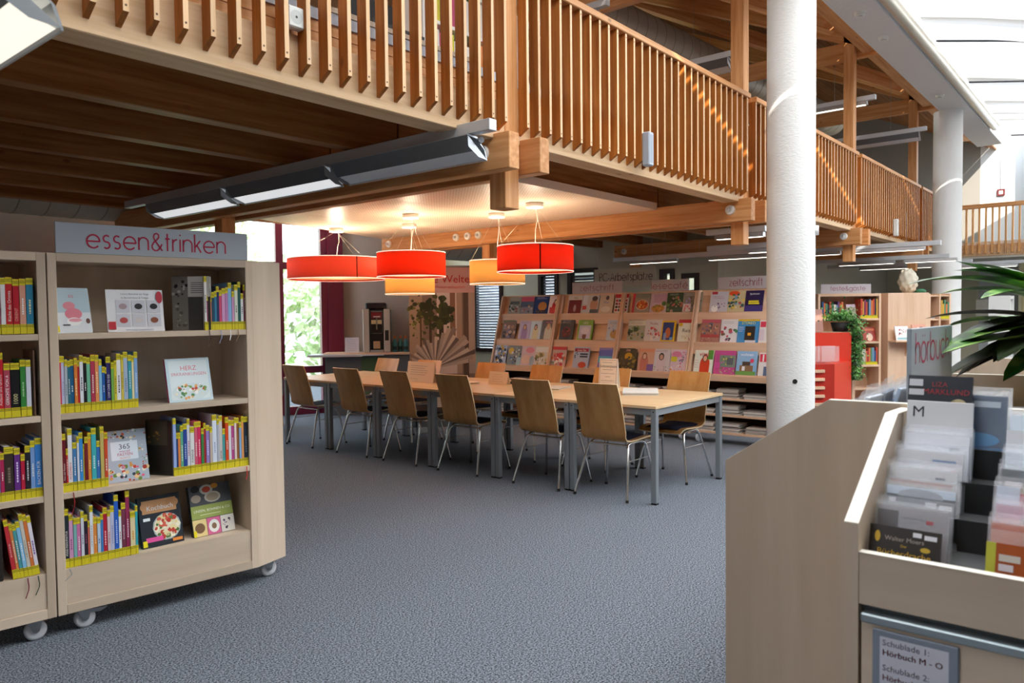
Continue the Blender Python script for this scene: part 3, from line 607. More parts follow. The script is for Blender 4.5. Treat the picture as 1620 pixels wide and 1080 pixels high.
# ------------------------------------------------------------------ reading tables
def make_table():
    o = empty('reading_table', (0, 0, 0), 'x', 'table', 'reading tables in one long row'); w, d = 1.17, .8
    MB().bbox(0, w, .001, d-.001, .722, .746, TTOP, .003).obj('table_top', o)
    for (a, b, c, e) in ((.015, .045, .04, d-.04), (w-.045, w-.015, .04, d-.04), (.04, w-.04, .012, .04), (.04, w-.04, d-.04, d-.012)): MB().box(a, b, c, e, .672, .7215, LEGGREY).obj('apron', o)
    for a in (.004, w-.049):
        for b in (.004, d-.049):
            l = MB().bbox(a, a+.045, b, b+.045, .012, .7215, LEGGREY, .004).obj('leg', o); mb = MB().box(a+.002, a+.043, b+.002, b+.043, 0, .012, BLACK)
            mb.obj('foot', l); MB().disc((a-.0006, b+.022, .70), (-1, 0, 0), .006, BLACK, 10).obj('bolt', l)
    return o
def copy_tree(o, parent=None):
    c = o.copy(); COL.objects.link(c)
    if parent is not None: c.parent = parent
    for ch in list(o.children): copy_tree(ch, c)
    return c
tb = make_table()
tw = ['nearest the camera, with a newspaper on it', 'second from the camera end', 'third from the camera end', 'fourth from the camera end', 'fifth from the camera end', 'last of the row, nearest the burgundy window']
for k in range(6):
    o = tb if k == 0 else copy_tree(tb); o.location = (5.035, 2.795+.8*k, 0); o['label'] = 'beech reading table on grey square legs, ' + tw[k]
# ------------------------------------------------------------------ plywood shell chairs
def make_chair():
    o = empty('shell_chair', (0, 0, 0), 'x', 'chair', 'plywood shell chairs at the reading table')
    pr = [(.225, .415), (.205, .435), (.15, .447), (.05, .443), (-.06, .437), (-.13, .437), (-.175, .447), (-.205, .475), (-.222, .52), (-.237, .58), (-.255, .66), (-.278, .74), (-.305, .82), (-.335, .905)]
    nw = 8; th = .011
    def surf(off):
        vs = []
        for i, (x, z) in enumerate(pr):
            a = pr[max(i-1, 0)]; b = pr[min(i+1, len(pr)-1)]; d = Vector((b[0]-a[0], b[1]-a[1])).normalized(); n = Vector((d.y, -d.x))
            hw = .205 if i > 6 else .2+.012*math.sin(i/6*3.1)
            if i == len(pr)-1: hw = .200
            for j in range(nw+1):
                s = -1+2*j/nw; curve = (.018*s*s if i > 7 else .008*s*s)
                e = (curve if i > 7 else 0); f2 = (0 if i > 7 else curve)
                vs.append((x+e+n.x*off, s*hw, z+f2+n.y*off))
        return vs
    A = surf(0); B = surf(th); n = len(A); R = nw+1; fs = []
    for i in range(len(pr)-1):
        for j in range(nw): fs.append((i*R+j, i*R+j+1, (i+1)*R+j+1, (i+1)*R+j)); fs.append((n+i*R+j, n+(i+1)*R+j, n+(i+1)*R+j+1, n+i*R+j+1))
    ed = []
    for i in range(len(pr)-1): ed += [(i*R, (i+1)*R, n+(i+1)*R, n+i*R), (i*R+nw, n+i*R+nw, n+(i+1)*R+nw, (i+1)*R+nw)]
    for j in range(nw): k = (len(pr)-1)*R; ed += [(j, n+j, n+j+1, j+1), (k+j, k+j+1, n+k+j+1, n+k+j)]
    mb = MB().add(A+B, fs, PLY, True); mb.add(A+B, ed, mat('#e6cba0', .5)); mb.obj('seat_shell', o)
    mb = MB(); P = []
    for (x, z) in pr[1:7]:
        for s in (-1, -.5, 0, .5, 1): P.append((x, s*.185, z+.012+(.012 if abs(s) < 1 else 0)))
    mb.add(P, [(i*5+j, i*5+j+1, (i+1)*5+j+1, (i+1)*5+j) for i in range(5) for j in range(4)], mat('#232a4a', .9), True); mb.obj('cushion', o)
    for s in (-1, 1):
        y = s*.17; f = s*.245
        pts = [(-.25, f, 0), (-.19, s*.215, .20), (-.135, s*.185, .385), (-.115, y, .415), (-.08, y, .424), (.06, y, .428), (.11, y, .42), (.14, s*.18, .395), (.175, s*.21, .22), (.21, f, 0)]
        MB().tube(pts[:5], .0095, CHROME, 8).obj('leg', o); MB().tube(pts[4:], .0095, CHROME, 8).obj('leg', o)
        MB().cyl((-.162, s*.2, .295), (.158, s*.196, .295), .004, CHROME, 6).obj('side_stretcher', o)
        for x in (-.25, .21): MB().cyl((x, f, 0), (x+(.006 if x < 0 else -.004), f-s*.003, .02), .0125, BLACK, 8).obj('glide', o)
    for x in (-.12, .12): MB().cyl((x, -.172, .41), (x, .172, .41), .008, CHROME, 8).obj('seat_crossbar', o)
    return o
ch = make_chair(); first = True
cn = ['nearest the camera', 'second from the camera', 'third from the camera', 'fourth from the camera', 'fifth from the camera', 'nearest the burgundy window']
for k, y in enumerate((3.25, 3.89, 4.80, 5.57, 6.31, 7.22)):
    o = ch if first else copy_tree(ch); first = False; o.location = (5.222, y, 0); o.rotation_euler = (0, 0, random.uniform(-.03, .03)); o['label'] = 'plywood shell chair on the near side of the tables, ' + cn[k]
for k, y in enumerate((3.17, 3.98, 4.78, 5.55, 6.52, 7.27)):
    o = copy_tree(ch); o.location = (6.01+.01*(k % 2), y, 0); o.rotation_euler = (0, 0, math.pi+random.uniform(-.03, .03)); o['label'] = 'plywood shell chair on the far side of the tables, ' + cn[k]
# blue-grey armchair with wooden legs by the window
o = empty('lounge_chair', (5.35, 8.75, 0), 'blue grey lounge chair with wooden legs by the burgundy window', 'chair')
mb = MB(); up = mat('#4d5b6b', .85); prof = [(-.32, .80), (-.36, .78), (-.33, .45), (-.28, .36), (.28, .38), (.32, .43), (.28, .46), (-.22, .45), (-.27, .55)]
mb.prism([(p[0], p[1]) for p in prof], 'y', -.3, .3, up); mb.bbox(-.3, .25, -.36, -.29, .4, .62, up, .02); mb.bbox(-.3, .25, .29, .36, .4, .62, up, .02); mb.obj('upholstered_seat', o)
for x in (-.26, .24):
    for y in (-.3, .3): MB().cyl((x, y, .4), (x*1.25, y*1.15, 0), .018, PINE['z'], 8, .012).obj('leg', o)
o.rotation_euler = (0, 0, -2.2)

# things lying and standing on the tables
def tent(x, y, w, h, deg, items, label, hexc='#efd9bd'):
    th = .12; mw = frame((x, y, .747), deg); o = MB().prism([(0, 0), (.028, h), (.031, h), (.06, 0), (.057, 0), (.0295, h-.006), (.003, 0)], 'x', 0, w, mat(hexc, .6)).obj('table_card', None, mw, label=label, cat='card', group='standing cards on the tables')
    mb = MB(); panel_print(mb, w, h, items, -.0006); ang = math.atan2(.028, h); mb.obj('print', o).rotation_euler = (-ang, 0, 0)
lines = ('l', .14, .1, .86, .9, '#5a5048', 6)
tent(5.50, 6.03, .46, .21, -97, [('l', .12, .32, .8, .85, '#5a4c44', 5), ('l', .12, .1, .5, .2, '#9c8672', 1)], 'wide cream card with five printed lines, left on the tables')
tent(5.72, 5.07, .25, .125, -92, [('l', .2, .15, .8, .88, '#8d7a66', 4)], 'small cream card standing midway along the tables')
tent(6.02, 3.95, .20, .272, -90, [('r', .04, .04, .96, .96, '#6a6260'), ('r', .055, .05, .945, .95, '#f1e6d6'), ('l', .15, .84, .85, .9, '#6b625c', 1), ('t', .5, .70, .13, '#3a3433', 'Sommerpause'), ('l', .2, .6, .8, .64, '#6b625c', 1), ('l', .12, .46, .88, .52, '#8b827c', 1), ('l', .36, .34, .64, .42, '#6b625c', 1), ('l', .12, .2, .88, .3, '#8b827c', 1), ('l', .2, .1, .8, .18, '#8b827c', 1)], 'tall framed white notice with script heading near the right end of the tables', '#f3ece0')
def paper_stack(name, x, y, z, w, d, n, deg, label, cat, cols=('#e3e1dc', '#c7c9cc', '#d9d3c8'), group=None, th=.005):
    o = empty(name, (x, y, z), label, cat, group, math.radians(deg)); rr = random.Random(int(x*1000+y*77))
    for k in range(n):
        mb = MB(); a = rr.uniform(-.02, .02); dx, dy = rr.uniform(-.012, .012), rr.uniform(-.012, .012); zz = k*th
        N_ = 5; vs = []
        for i in range(N_+1):
            u = -w/2+w*i/N_; b = .006*math.sin(math.pi*i/N_)*(k/n)
            for v in (-d/2, d/2): vs += [(u+dx+v*a, v+dy, zz+b), (u+dx+v*a, v+dy, zz+b+th*.9)]
        for i in range(N_):
            q = i*4; mb.add([vs[q+j] for j in range(8)], [(1, 5, 7, 3), (0, 2, 6, 4), (0, 4, 5, 1), (2, 3, 7, 6)], mat(cols[k % len(cols)], .7))
        mb.add([vs[j] for j in (0, 1, 3, 2)], [(0, 1, 2, 3)], mat(cols[k % len(cols)], .7)); mb.add([vs[-4+j] for j in (0, 2, 3, 1)], [(0, 1, 2, 3)], mat(cols[k % len(cols)], .7))
        mb.obj('sheet_section', o)
    return o
paper_stack('newspaper', 5.80, 3.38, .747, .40, .30, 4, 30, 'folded newspaper lying on the reading table nearest the camera', 'newspaper', th=.006)
paper_stack('magazine', 5.72, 4.25, .747, .28, .21, 2, 12, 'open pale magazine lying on the second reading table', 'magazine', ('#efe4d2', '#d8d0c4'))
paper_stack('magazine', 5.66, 5.30, .747, .22, .16, 3, 80, 'small pale booklet beside the middle cream card', 'booklet', ('#f0e2cc', '#e2d2b8'))
MB().prism([(0, 0), (.1, 0), (.06, .05)], 'x', 0, .13, mat('#4a3a30')).obj('tablet_stand', None, frame((5.93, 4.93, .747), 200), label='small dark wedge stand on the tables behind the cream card', cat='stand')

# ------------------------------------------------------------------ bookcases
def caster(o, x, y, zt, brake=False):
    c = MB().bbox(x-.032, x+.032, y-.03, y+.03, zt-.01, zt, STEEL, .002)
    for yy in (y-.022, y+.018): c.prism([(x-.03, zt-.01), (x+.03, zt-.01), (x+.016, .04), (x-.008, .04)], 'y', yy, yy+.004, STEEL)
    if brake: c.prism([(x+.01, zt-.012), (x+.10, zt-.022), (x+.07, zt-.036), (x+.01, zt-.03)], 'y', y-.02, y+.02, STEEL)
    k = c.obj('caster', o)
    w = MB().lathe([(0, -.013), (.034, -.013), (.045, -.009), (.045, .009), (.034, .013), (0, .013)], (0, 0, 0), mat('#d9dade', .3), 28); w.cyl((0, 0, -.024), (0, 0, .024), .01, STEEL, 10)
    w = w.obj('wheel', k); w.location = (x+.004, y, .0455); w.rotation_euler = (math.pi/2, 0, 0)
def bookcase(mw, w, d, h, zb, shelves, plinth, label, group, woods=MAPLE, st=.036, endcap=False, casters=(), backless=False):
    o = link('bookcase', None, None, mw, label, 'bookcase', group); o.empty_display_size = .05
    for a in (0, w-st): MB().bbox(a, a+st, 0, d, zb, h, woods['z'], .0015).obj('side_panel', o)
    MB().bbox(st, w-st, 0, d, h-.038, h, woods['x'], .0015).obj('top_panel', o)
    MB().bbox(st, w-st, 0, d, zb, zb+.045, woods['x'], .0015).obj('bottom_panel', o)
    if plinth: MB().box(st, w-st, .006, .03, zb+.046, plinth-.0, woods['x']).obj('plinth_panel', o)
    MB().box(st, w-st, d-.02, d-.006, zb+.045, h-.038, woods['z']).obj('back_panel', o)
    for z in shelves: MB().bbox(st, w-st, .002, d-.02, z-.028, z, woods['x'], .0015).obj('shelf', o)
    if plinth: MB().box(st, w-st, .03, d-.02, plinth-.02, plinth, woods['x']).obj('shelf', o)
    if endcap: MB().prism([(w+.001, .002), (w+.195, .076), (w+.195, d), (w+.001, d)], 'z', zb, h, woods['z']).obj('end_panel', o)
    for c in casters: caster(o, *c)
    return o
SF = frame((1.303, 3.771, 0), -7.05)
bookcase(SF, .949, .36, 1.744, .10, (1.381, 1.017, .656), .306, 'maple bookcase on casters under the essen&trinken sign, right one', 'cookbook cases', endcap=True, casters=((.115, .06, .10, True), (1.05, .11, .10)))
SL = SF @ Matrix.Translation((-.955, 0, 0))
bookcase(SL, .949, .36, 1.744, .10, (1.381, 1.017, .656), .306, 'maple bookcase on casters cut off by the left picture edge', 'cookbook cases', casters=((.87, .06, .10),))
sign_board('shelf_sign', SF @ Matrix.Translation((.038, .01, 1.745)), .895, .14, .012, 'essen&trinken', .128, .775, .030, .06, MAG, SIGNG, 'grey shelf sign reading essen&trinken in magenta on the bookcase')
CN = {'#c02030': 'red', '#8e1b2c': 'dark red'}
def cname(h):
    r, g, b = [int(h[i:i+2], 16) for i in (1, 3, 5)]; mx, mn = max(r, g, b), min(r, g, b); v = mx/255; s = (mx-mn)/max(mx, 1)
    if s < .16: return 'white' if v > .82 else ('black' if v < .25 else ('light grey' if v > .6 else 'grey'))
    import colorsys; hh = colorsys.rgb_to_hsv(r/255, g/255, b/255)[0]*360
    n = 'red' if hh < 12 or hh > 345 else 'orange' if hh < 38 else 'yellow' if hh < 66 else 'green' if hh < 160 else 'teal' if hh < 195 else 'blue' if hh < 248 else 'purple' if hh < 295 else 'pink'
    if n == 'orange' and v < .55: n = 'brown'
    if n == 'orange' and s < .4: n = 'beige'
    if n == 'red' and s < .55 and v > .6: n = 'pink'
    return ('dark ' if v < .42 else 'pale ' if s < .38 and v > .7 else '') + n
def book(mw, w, h, d, col, label, group, title=None, tcol='#f2efe6', tags=True, top=True):
    top = 'far' not in group
    c = mat(col, .4); b = MB(); t = min(.0022, w*.15)
    b.box(0, w, 0, .003, 0, h, c); b.box(0, t, .003, d, 0, h, c); b.box(w-t, w, .003, d, 0, h, c); b.box(t, w-t, .003, d-.004, .003, h-.004, PAGES)
    o = b.obj('book', None, mw, label=label, cat='book', group=group)
    if tags:
        for (z0, z1, ln) in ((0.0, .042, (.030, .036)), (h-.03, h-.001, (h-.012, h-.019)))[:2 if top else 1]:
            q = MB(); q.box(-.0003, w+.0003, -.0009, .012, z0, z1, YEL)
            for z in ln: q.quad((0, -.0012, z), (w, -.0012, z), (w, -.0012, z+.0022), (0, -.0012, z+.0022), INK)
            q.obj('spine_label', o)
    if title:
        q = MB(); sz = w*.72
        if title == '|':
            zz = random.uniform(.07, .1)
            while zz < h*random.uniform(.5, .75):
                e = random.uniform(.004, .011); q.quad((w*.36, -.0007, zz), (w*.64, -.0007, zz), (w*.64, -.0007, zz+e), (w*.36, -.0007, zz+e), mat(tcol)); zz += e+.003
        else: put_text(q, title, lambda u, v: (w*.5-(v-sz*.35), -.0007, .055+u), sz, mat(tcol), h*.62)
        q.obj('spine_title', o)
    return o
def row(F, s0, s1, z, lst, where, group, d=.19, lean=0, y=.012):
    """lst: (relative width, height, colour[, title, title colour])"""
    tot = sum(b[0] for b in lst); s = s0
    for i, b in enumerate(lst):
        w = b[0]*(s1-s0)/tot; mw = F @ Matrix.Translation((s, y+random.uniform(0, .004), z)) @ Matrix.Rotation(lean, 4, 'Y')
        o = book(mw, w*.9, b[1], d*random.uniform(.9, 1.02), b[2], '%s book, %s from left %s' % (cname(b[2]), ORD[i], where), group, *(b[3:5] if len(b) > 3 else ()))
        s += w
def ribbon(F, s, z, L, col, label, dx=.01):
    mb = MB(); n = 5; pts = [(s+dx*math.sin(i*.9)*i/n, .0, z-L*i/n) for i in range(n+1)]
    mb.add([(p[0]+k, -.003, p[2]) for p in pts for k in (-.0022, .0022)], [(2*i, 2*i+1, 2*i+3, 2*i+2) for i in range(n)], mat(col, .6)); mb.obj('ribbon_marker', None, F, label=label, cat='ribbon', group='ribbon markers')
BK = 'cookbooks on the essen&trinken bookcase'; W1 = '#e9e7e4'
row(SF, .70, .941, 1.382, [(1, .275, W1, '|', '#555555'), (1, .18, '#8a2a5a'), (1, .175, '#d98a70'), (1.1, .195, '#27506a'), (1, .20, '#3a7fa0'), (1.1, .225, '#2a3560'), (1.1, .205, '#e0567f'), (1.5, .215, '#dfa4cf'), (1.2, .22, '#c98bc0'), (1.6, .245, '#8fbfe6'), (1.1, .2, '#d9a0c6'), (1.5, .235, '#dfe4d4', '|', '#333'), (1.2, .25, '#1f5a55'), (1.2, .19, '#efefef', '|', '#444444'), (1.4, .235, '#7a2a4a', '|'), (1.5, .27, '#b03a6a')], 'on the top shelf under the essen&trinken sign', BK)
row(SF, .038, .371, 1.018, [(.7, .262, '#d0405a'), (1.2, .262, '#c9cbe8', '|', '#8a8ab0'), (1.1, .245, '#b9c3cc', '|', '#77808a'), (1, .24, '#2f6f80', '|'), (1.4, .245, '#1f5f8a', '|'), (1.3, .25, '#e6873c', '|', '#ffe9c0'), (.8, .24, '#c32a2c'), (1.4, .262, '#ecedf2', '|', '#222222'), (1.3, .255, '#1d1d20', '|', '#ffffff'), (1.5, .25, '#79c4a0'), (1.7, .262, '#bb3a55', '|'), (1.5, .26, '#f09a5c', '|', '#fff2d0'), (1.2, .24, '#8cc5e8'), (1.2, .205, '#2560b0', '|'), (.5, .2, '#16202e'), (1.8, .25, '#332a6e', 'LOW CARB TO GO'), (1.2, .222, '#7fb551'), (1.1, .23, '#dfcf3e', '|', '#6a6420'), (1.8, .262, '#eeeef0', '|', '#2a2a2a'), (1, .255, '#e2cc54', '|', '#7a6a20'), (1.8, .27, '#aebfd8', '|', '#70809a'), (1.5, .255, '#37a0b0', '|', '#d8f0f0'), (1, .25, '#efe2b0'), (1.5, .268, '#88b0e0', '|', '#e8f0ff')], 'on the second shelf under the essen&trinken sign', BK)
row(SF, .038, .229, .657, [(1.3, .27, '#6d1824', 'Käse vom Feinsten', '#e8d8d0'), (.7, .20, '#c8302a', '|'), (1.6, .29, '#ececee', 'MOZZARELLA', '#c8203a'), (1.4, .225, '#4a86c0', '|'), (.8, .25, '#d8dcea'), (1.3, .268, '#3a90d8', '|'), (.5, .21, '#d8b83a'), (1.2, .245, '#7a2028'), (1.2, .262, '#e69438', '|', '#ffe0a0'), (1.8, .282, '#45b4bc', '|', '#e0f6f6'), (1.3, .22, '#3a72b8', '|'), (1.4, .284, '#cdb868'), (1.3, .255, '#d8512a', '|')], 'in left row, third shelf under the essen&trinken sign', BK)
row(SF, .527, .93, .657, [(1.2, .29, '#9db4ea'), (.6, .215, '#2f4a80'), (1, .215, '#e08a4a'), (1.1, .25, '#62b090', '|'), (1.5, .258, '#2b4a9c', '|', '#c8d4f0'), (1.1, .28, '#e2e4ee', '|', '#c03a70'), (1.7, .238, '#ecebe8', 'PORRIDGE', '#222222'), (1.2, .262, '#d8607a', '|'), (1.4, .262, '#d8305c', '|', '#ffd0dc'), (1.1, .225, '#3f8a4c'), (.9, .25, '#a82a34'), (1.4, .238, '#9a84cc', '|', '#e8e0f8'), (1.1, .228, '#c8b6a8'), (1.9, .288, '#dfe6f4', '|', '#8ea0c0'), (.9, .265, '#b6bcc8'), (1.4, .28, '#d2ccc6', 'BUTTER', '#444'), (1.1, .21, '#4fa6a4'), (1.3, .268, '#dd4a20', '|'), (1.2, .252, '#e4e2e6'), (1.2, .25, '#b8488a', '|'), (1, .262, '#ecd8d0'), (1, .26, '#9a6038'), (1, .235, '#8cb0d8'), (1, .265, '#e6a060'), (1.8, .262, '#25303f', '|', '#7a8898'), (1.3, .272, '#e0d8b0')], 'in right row, third shelf under the essen&trinken sign', BK)
row(SF, .038, .352, .308, [(1.5, .272, '#1f2c34', 'FOOD MANUFAKTUR'), (1.5, .245, '#d8a0c8', '|', '#a04a80'), (1.2, .225, '#7fb8b4'), (1.3, .225, '#d87ab0', '|'), (1.1, .25, '#d6dae4', '|', '#707a90'), (1.3, .232, '#2a2030', '|', '#a05070'), (.7, .2, '#e0705a'), (1.2, .27, '#e8eaf0', '|', '#a0a8b8'), (1.4, .212, '#dd8a3c', '|', '#ffd8a0'), (1.2, .21, '#bcd0ea', '|', '#5070a0'), (.9, .225, '#3f84c4'), (1.5, .25, '#b82038', '|', '#ffd0d0'), (1.1, .235, '#e2cdd4', '|', '#b04060'), (1.4, .252, '#c4c8e4', '|', '#8a90c0'), (1.6, .302, '#2a62c8', '|', '#d0e0ff'), (1, .225, '#e6eef2', '|', '#a02030'), (1.6, .258, '#7a3a50', '|', '#d8b0c0'), (1.5, .312, '#9a3058', '|', '#f0d8e0'), (2, .21, '#e8d8a8', '|', '#e0a040'), (.9, .235, '#37a8b8')], 'on the bottom shelf under the essen&trinken sign', BK)
LK = 'books on the cut-off left bookcase'
row(SF, -.235, -.052, 1.384, [(1.2, .245, '#c8455c'), (1.2, .215, '#8e4a78', '|'), (1.1, .21, '#d0707a'), (1.1, .245, '#ece9e8'), (1.6, .248, '#c8262c', 'Küche des Orients'), (1.5, .24, '#c02030', 'ORIENT', '#f0b0a0'), (1.5, .242, '#e0a088', '|', '#fff'), (1.7, .246, '#2f86a8', '|', '#e8e0b0')], 'on the top shelf at the left picture edge', LK)
row(SF, -.25, -.072, 1.02, [(1, .2, '#d8a040'), (1, .22, '#2a5a6a'), (1, .25, '#1f3a5c', '|'), (1.5, .285, '#cc2030', 'Aufläufe und Gratins', '#f8d8d8'), (1.5, .238, '#b8485a', 'GERICHTE VON A', '#ffffff'), (2.2, .238, '#141418', '1000', '#e8e0a8'), (1.3, .25, '#37883c', '|', '#b8e0b0'), (1.2, .248, '#d8dde8')], 'on the second shelf at the left picture edge', LK)
MB().bbox(0, .006, 0, .2, 0, .29, mat('#8a6a58'), .001).obj('bookend', None, SF @ Matrix.Translation((-.062, .02, 1.019)), label='thin brown board at the right end of the second shelf, left picture edge', cat='bookend')
row(SF, -.26, -.04, .655, [(1, .25, '#d87890'), (1, .25, '#e8a0b8'), (1.3, .262, '#a890d0', '|', '#7a60b0'), (.8, .215, '#b8285a', '|'), (2, .238, '#3c3028', '|', '#8a7a6a'), (1.3, .23, '#6a3088', '|', '#f0e0ff'), (.9, .2, '#c02040', '|'), (1.1, .235, '#22222c', '|', '#e0e0e0'), (1, .255, '#7aa0d8', '|'), (1.5, .265, '#3a88d8', 'BACKEN FÜR')], 'on the third shelf at the left picture edge', LK)
row(SF, -.165, -.062, .308, [(1.3, .27, '#c8343c', '|', '#f0b0b0'), (.9, .25, '#e08a4c', '|'), (1.1, .245, '#4fa0a8', '|'), (1.2, .255, '#8ac4ec', '|', '#fff'), (1.1, .285, '#d2ccc0', '|', '#a09888'), (1.1, .28, '#d8783a', '|'), (1.2, .27, '#e8e4f0', '|', '#7030a0')], 'leaning on the bottom shelf at the left picture edge', LK, lean=math.radians(-7))
MB().bbox(0, .08, 0, .22, 0, .3, mat('#2a2220'), .003).obj('box_file', None, SF @ Matrix.Translation((-.28, .02, .308)), label='dark box beside the leaning books on the bottom shelf, left edge', cat='box')
ribbon(SF, .075, .655, .11, '#8a1f1f', 'dark red ribbon hanging from the third shelf above the bottom row', .012); ribbon(SF, .895, .655, .07, '#c8302c', 'bright red ribbon at the right end of the third shelf', .004)
ribbon(SF, .715, 1.381, .08, '#4a2a2a', 'dark brown ribbon below the top shelf', .008); ribbon(SF, .775, 1.381, .07, '#9a9ab8', 'grey lilac ribbon below the top shelf', .012); ribbon(SF, .825, 1.381, .055, '#f0f0f0', 'white ribbon below the top shelf', .005); ribbon(SF, .865, 1.381, .06, '#8a6a3a', 'ochre ribbon below the top shelf', .01)
ribbon(SF, -.115, .306, .09, '#7a1838', 'crimson ribbon hanging over the plinth at the left edge', .01); ribbon(SF, -.075, .306, .085, '#24402c', 'dark green ribbon hanging over the plinth at the left edge', .012); ribbon(SF, .05, .306, .05, '#8a9490', 'grey ribbon over the plinth of the right case', .02)
def display(mw, w, h, t, col, items, label, cat='book', tilt=14, group='books displayed face-on', spine=None):
    M2 = mw @ Matrix.Rotation(math.radians(-tilt), 4, 'X')
    b = MB(); b.box(0, w, 0, .0025, 0, h, mat(col, .3)); b.box(0, w, t-.0025, t, 0, h, mat(col, .3)); b.box(0, .0025, .0025, t-.0025, 0, h, mat(spine or col, .35)); b.box(.0025, w-.003, .0025, t-.0025, .003, h-.003, PAGES)
    o = b.obj(cat.replace(' ', '_'), None, M2, label=label, cat=cat, group=group)
    mb = MB(); panel_print(mb, w, h, items); mb.obj('cover_print', o); return o
def at_shelf(s, z, y=.03, deg=0): return SF @ Matrix.Translation((s, y, z)) @ Matrix.Rotation(math.radians(deg), 4, 'Z')
FOOD = ('#c8452c', '#e8c890', '#6a8a3a', '#f0e8d0', '#a83020', '#d89a4a')
display(at_shelf(.035, 1.382, .03, 6), .155, .215, .018, '#c3d2d8', [('r', 0, .45, 1, 1, '#b4cad4'), ('r', 0, 0, 1, .45, '#dde2e6'), ('t', .5, .78, .09, '#d8507a', 'EIS'), ('e', .42, .60, .17, .09, '#e08a98'), ('e', .52, .42, .24, .13, '#e08090'), ('e', .52, .25, .2, .09, '#f4f2f0'), ('e', .55, .28, .18, .04, '#e79aa6'), ('e', .9, .26, .06, .06, '#6a4036'), ('r', .2, .16, .4, .19, '#4a4a50'), ('r', .02, .02, .1, .16, '#e9d716')], 'pale blue cookbook with pink ice cream scoops on the top shelf')
display(at_shelf(.255, 1.382, .05, 0), .26, .205, .004, '#f3f3f6', [('t', .5, .88, .055, '#8a8a92', 'Unsere Bibliothek der Dinge'), ('t', .5, .79, .055, '#6a6a72', 'im Bereich Essen & Trinken')] + [('r', .16+.27*i, .12+.33*j, .40+.27*i, .42+.33*j, '#d4d4dc') for i in range(3) for j in range(2)] + [('e', .28+.27*i, .27+.33*j, .07, .07, c) for i in range(3) for j, c in enumerate((('#b84a4a', '#d8d0d0', '#8a4a30')[i], ('#b09aa0', '#2c2a2c', '#222224')[i]))] + [('e', .93, .82, .06, .15, '#c03040'), ('r', .02, .06, .14, .24, '#c8303c'), ('l', .3, .02, .85, .06, '#9a9ab0', 1)], 'white landscape information sheet with six kitchen gadgets on the top shelf', 'info sheet', 8)
display(SF @ Matrix.Translation((.585, .14, 1.382)) @ Matrix.Rotation(math.radians(-43), 4, 'Z'), .195, .275, .02, '#4a4846', [('r', 0, 0, .42, 1, '#8a8680'), ('s', .22, .7, .2, .28, ('#1a1a1a', '#c8c4bc', '#3a3836'), 14), ('s', .22, .25, .2, .25, ('#a8a49c', '#6a6660'), 12), ('r', .42, .62, 1, 1, '#d8d6d0'), ('l', .5, .68, .9, .9, '#5a5a5a', 6)], 'black and white photo cookbook turned sideways beside the top row', tilt=0)
display(at_shelf(.535, 1.018, .07, 2), .225, .225, .024, '#cfe6f0', [('r', .06, .05, .94, .95, '#e3f0f4'), ('t', .5, .72, .15, '#e0788a', 'HERZ'), ('t', .5, .60, .10, '#e0899a', 'ERKRANKUNGEN'), ('e', .5, .22, .42, .2, '#d8e8ec'), ('s', .5, .23, .38, .17, ('#c84a3a', '#7aa04a', '#f2ead0', '#e8a868', '#ffffff', '#4f8a5a'), 46)], 'pale blue cookbook with pink title displayed on the second shelf', spine='#d8405a')
display(at_shelf(.236, .657, .06, -1), .19, .25, .02, '#b9c8d4', [('r', 0, 0, 1, 1, '#aebccb'), ('s', .5, .88, .5, .12, FOOD+('#2a2a30', '#f0f0f0'), 26), ('s', .5, .18, .5, .18, FOOD+('#e86a8a', '#f4f4f4', '#2c3a4a'), 44), ('s', .9, .5, .1, .3, FOOD, 16), ('r', .14, .42, .78, .78, '#dfeaf4'), ('t', .46, .63, .14, '#4a4a58', '365'), ('t', .46, .57, .06, '#c04a6a', 'intervall'), ('t', .46, .5, .08, '#c03a5a', 'FASTEN'), ('t', .46, .44, .05, '#e0a890', 'REZEPTE')], 'blue grey cookbook with number 365 displayed on the third shelf')
o = display(SF @ Matrix.Translation((.445, .16, .657)) @ Matrix.Rotation(math.radians(-58), 4, 'Z'), .16, .275, .015, '#2b2a24', [('r', 0, .55, .8, 1, '#4c4a3a'), ('s', .3, .68, .28, .12, ('#8a6a3a', '#5a4a2a', '#b08a4a'), 12)], 'dark cookbook standing turned beside the right row of the third shelf', tilt=0)
display(at_shelf(.385, .308, .06, 3), .205, .25, .026, '#2a3038', [('r', .08, .66, .9, .92, '#d09a6a'), ('e', .2, .8, .16, .1, '#d89f70'), ('e', .8, .82, .16, .1, '#c8905e'), ('t', .5, .72, .13, '#e8eef0', 'Kochbuch'), ('e', .62, .36, .34, .27, '#aab8b8'), ('e', .62, .36, .31, .245, '#e8dcc0'), ('s', .62, .37, .28, .22, ('#c03a2c', '#e8d8a0', '#5a7a3a', '#d8604a', '#f4ecd0'), 60), ('r', .1, .1, .5, .19, '#e0509a'), ('r', .72, .04, .96, .1, '#e08a3a'), ('r', .02, .02, .12, .14, '#e9d716'), ('r', .08, .52, .24, .58, '#eef2f4')], 'dark cookbook with orange title patch and pasta bowl on the bottom shelf')
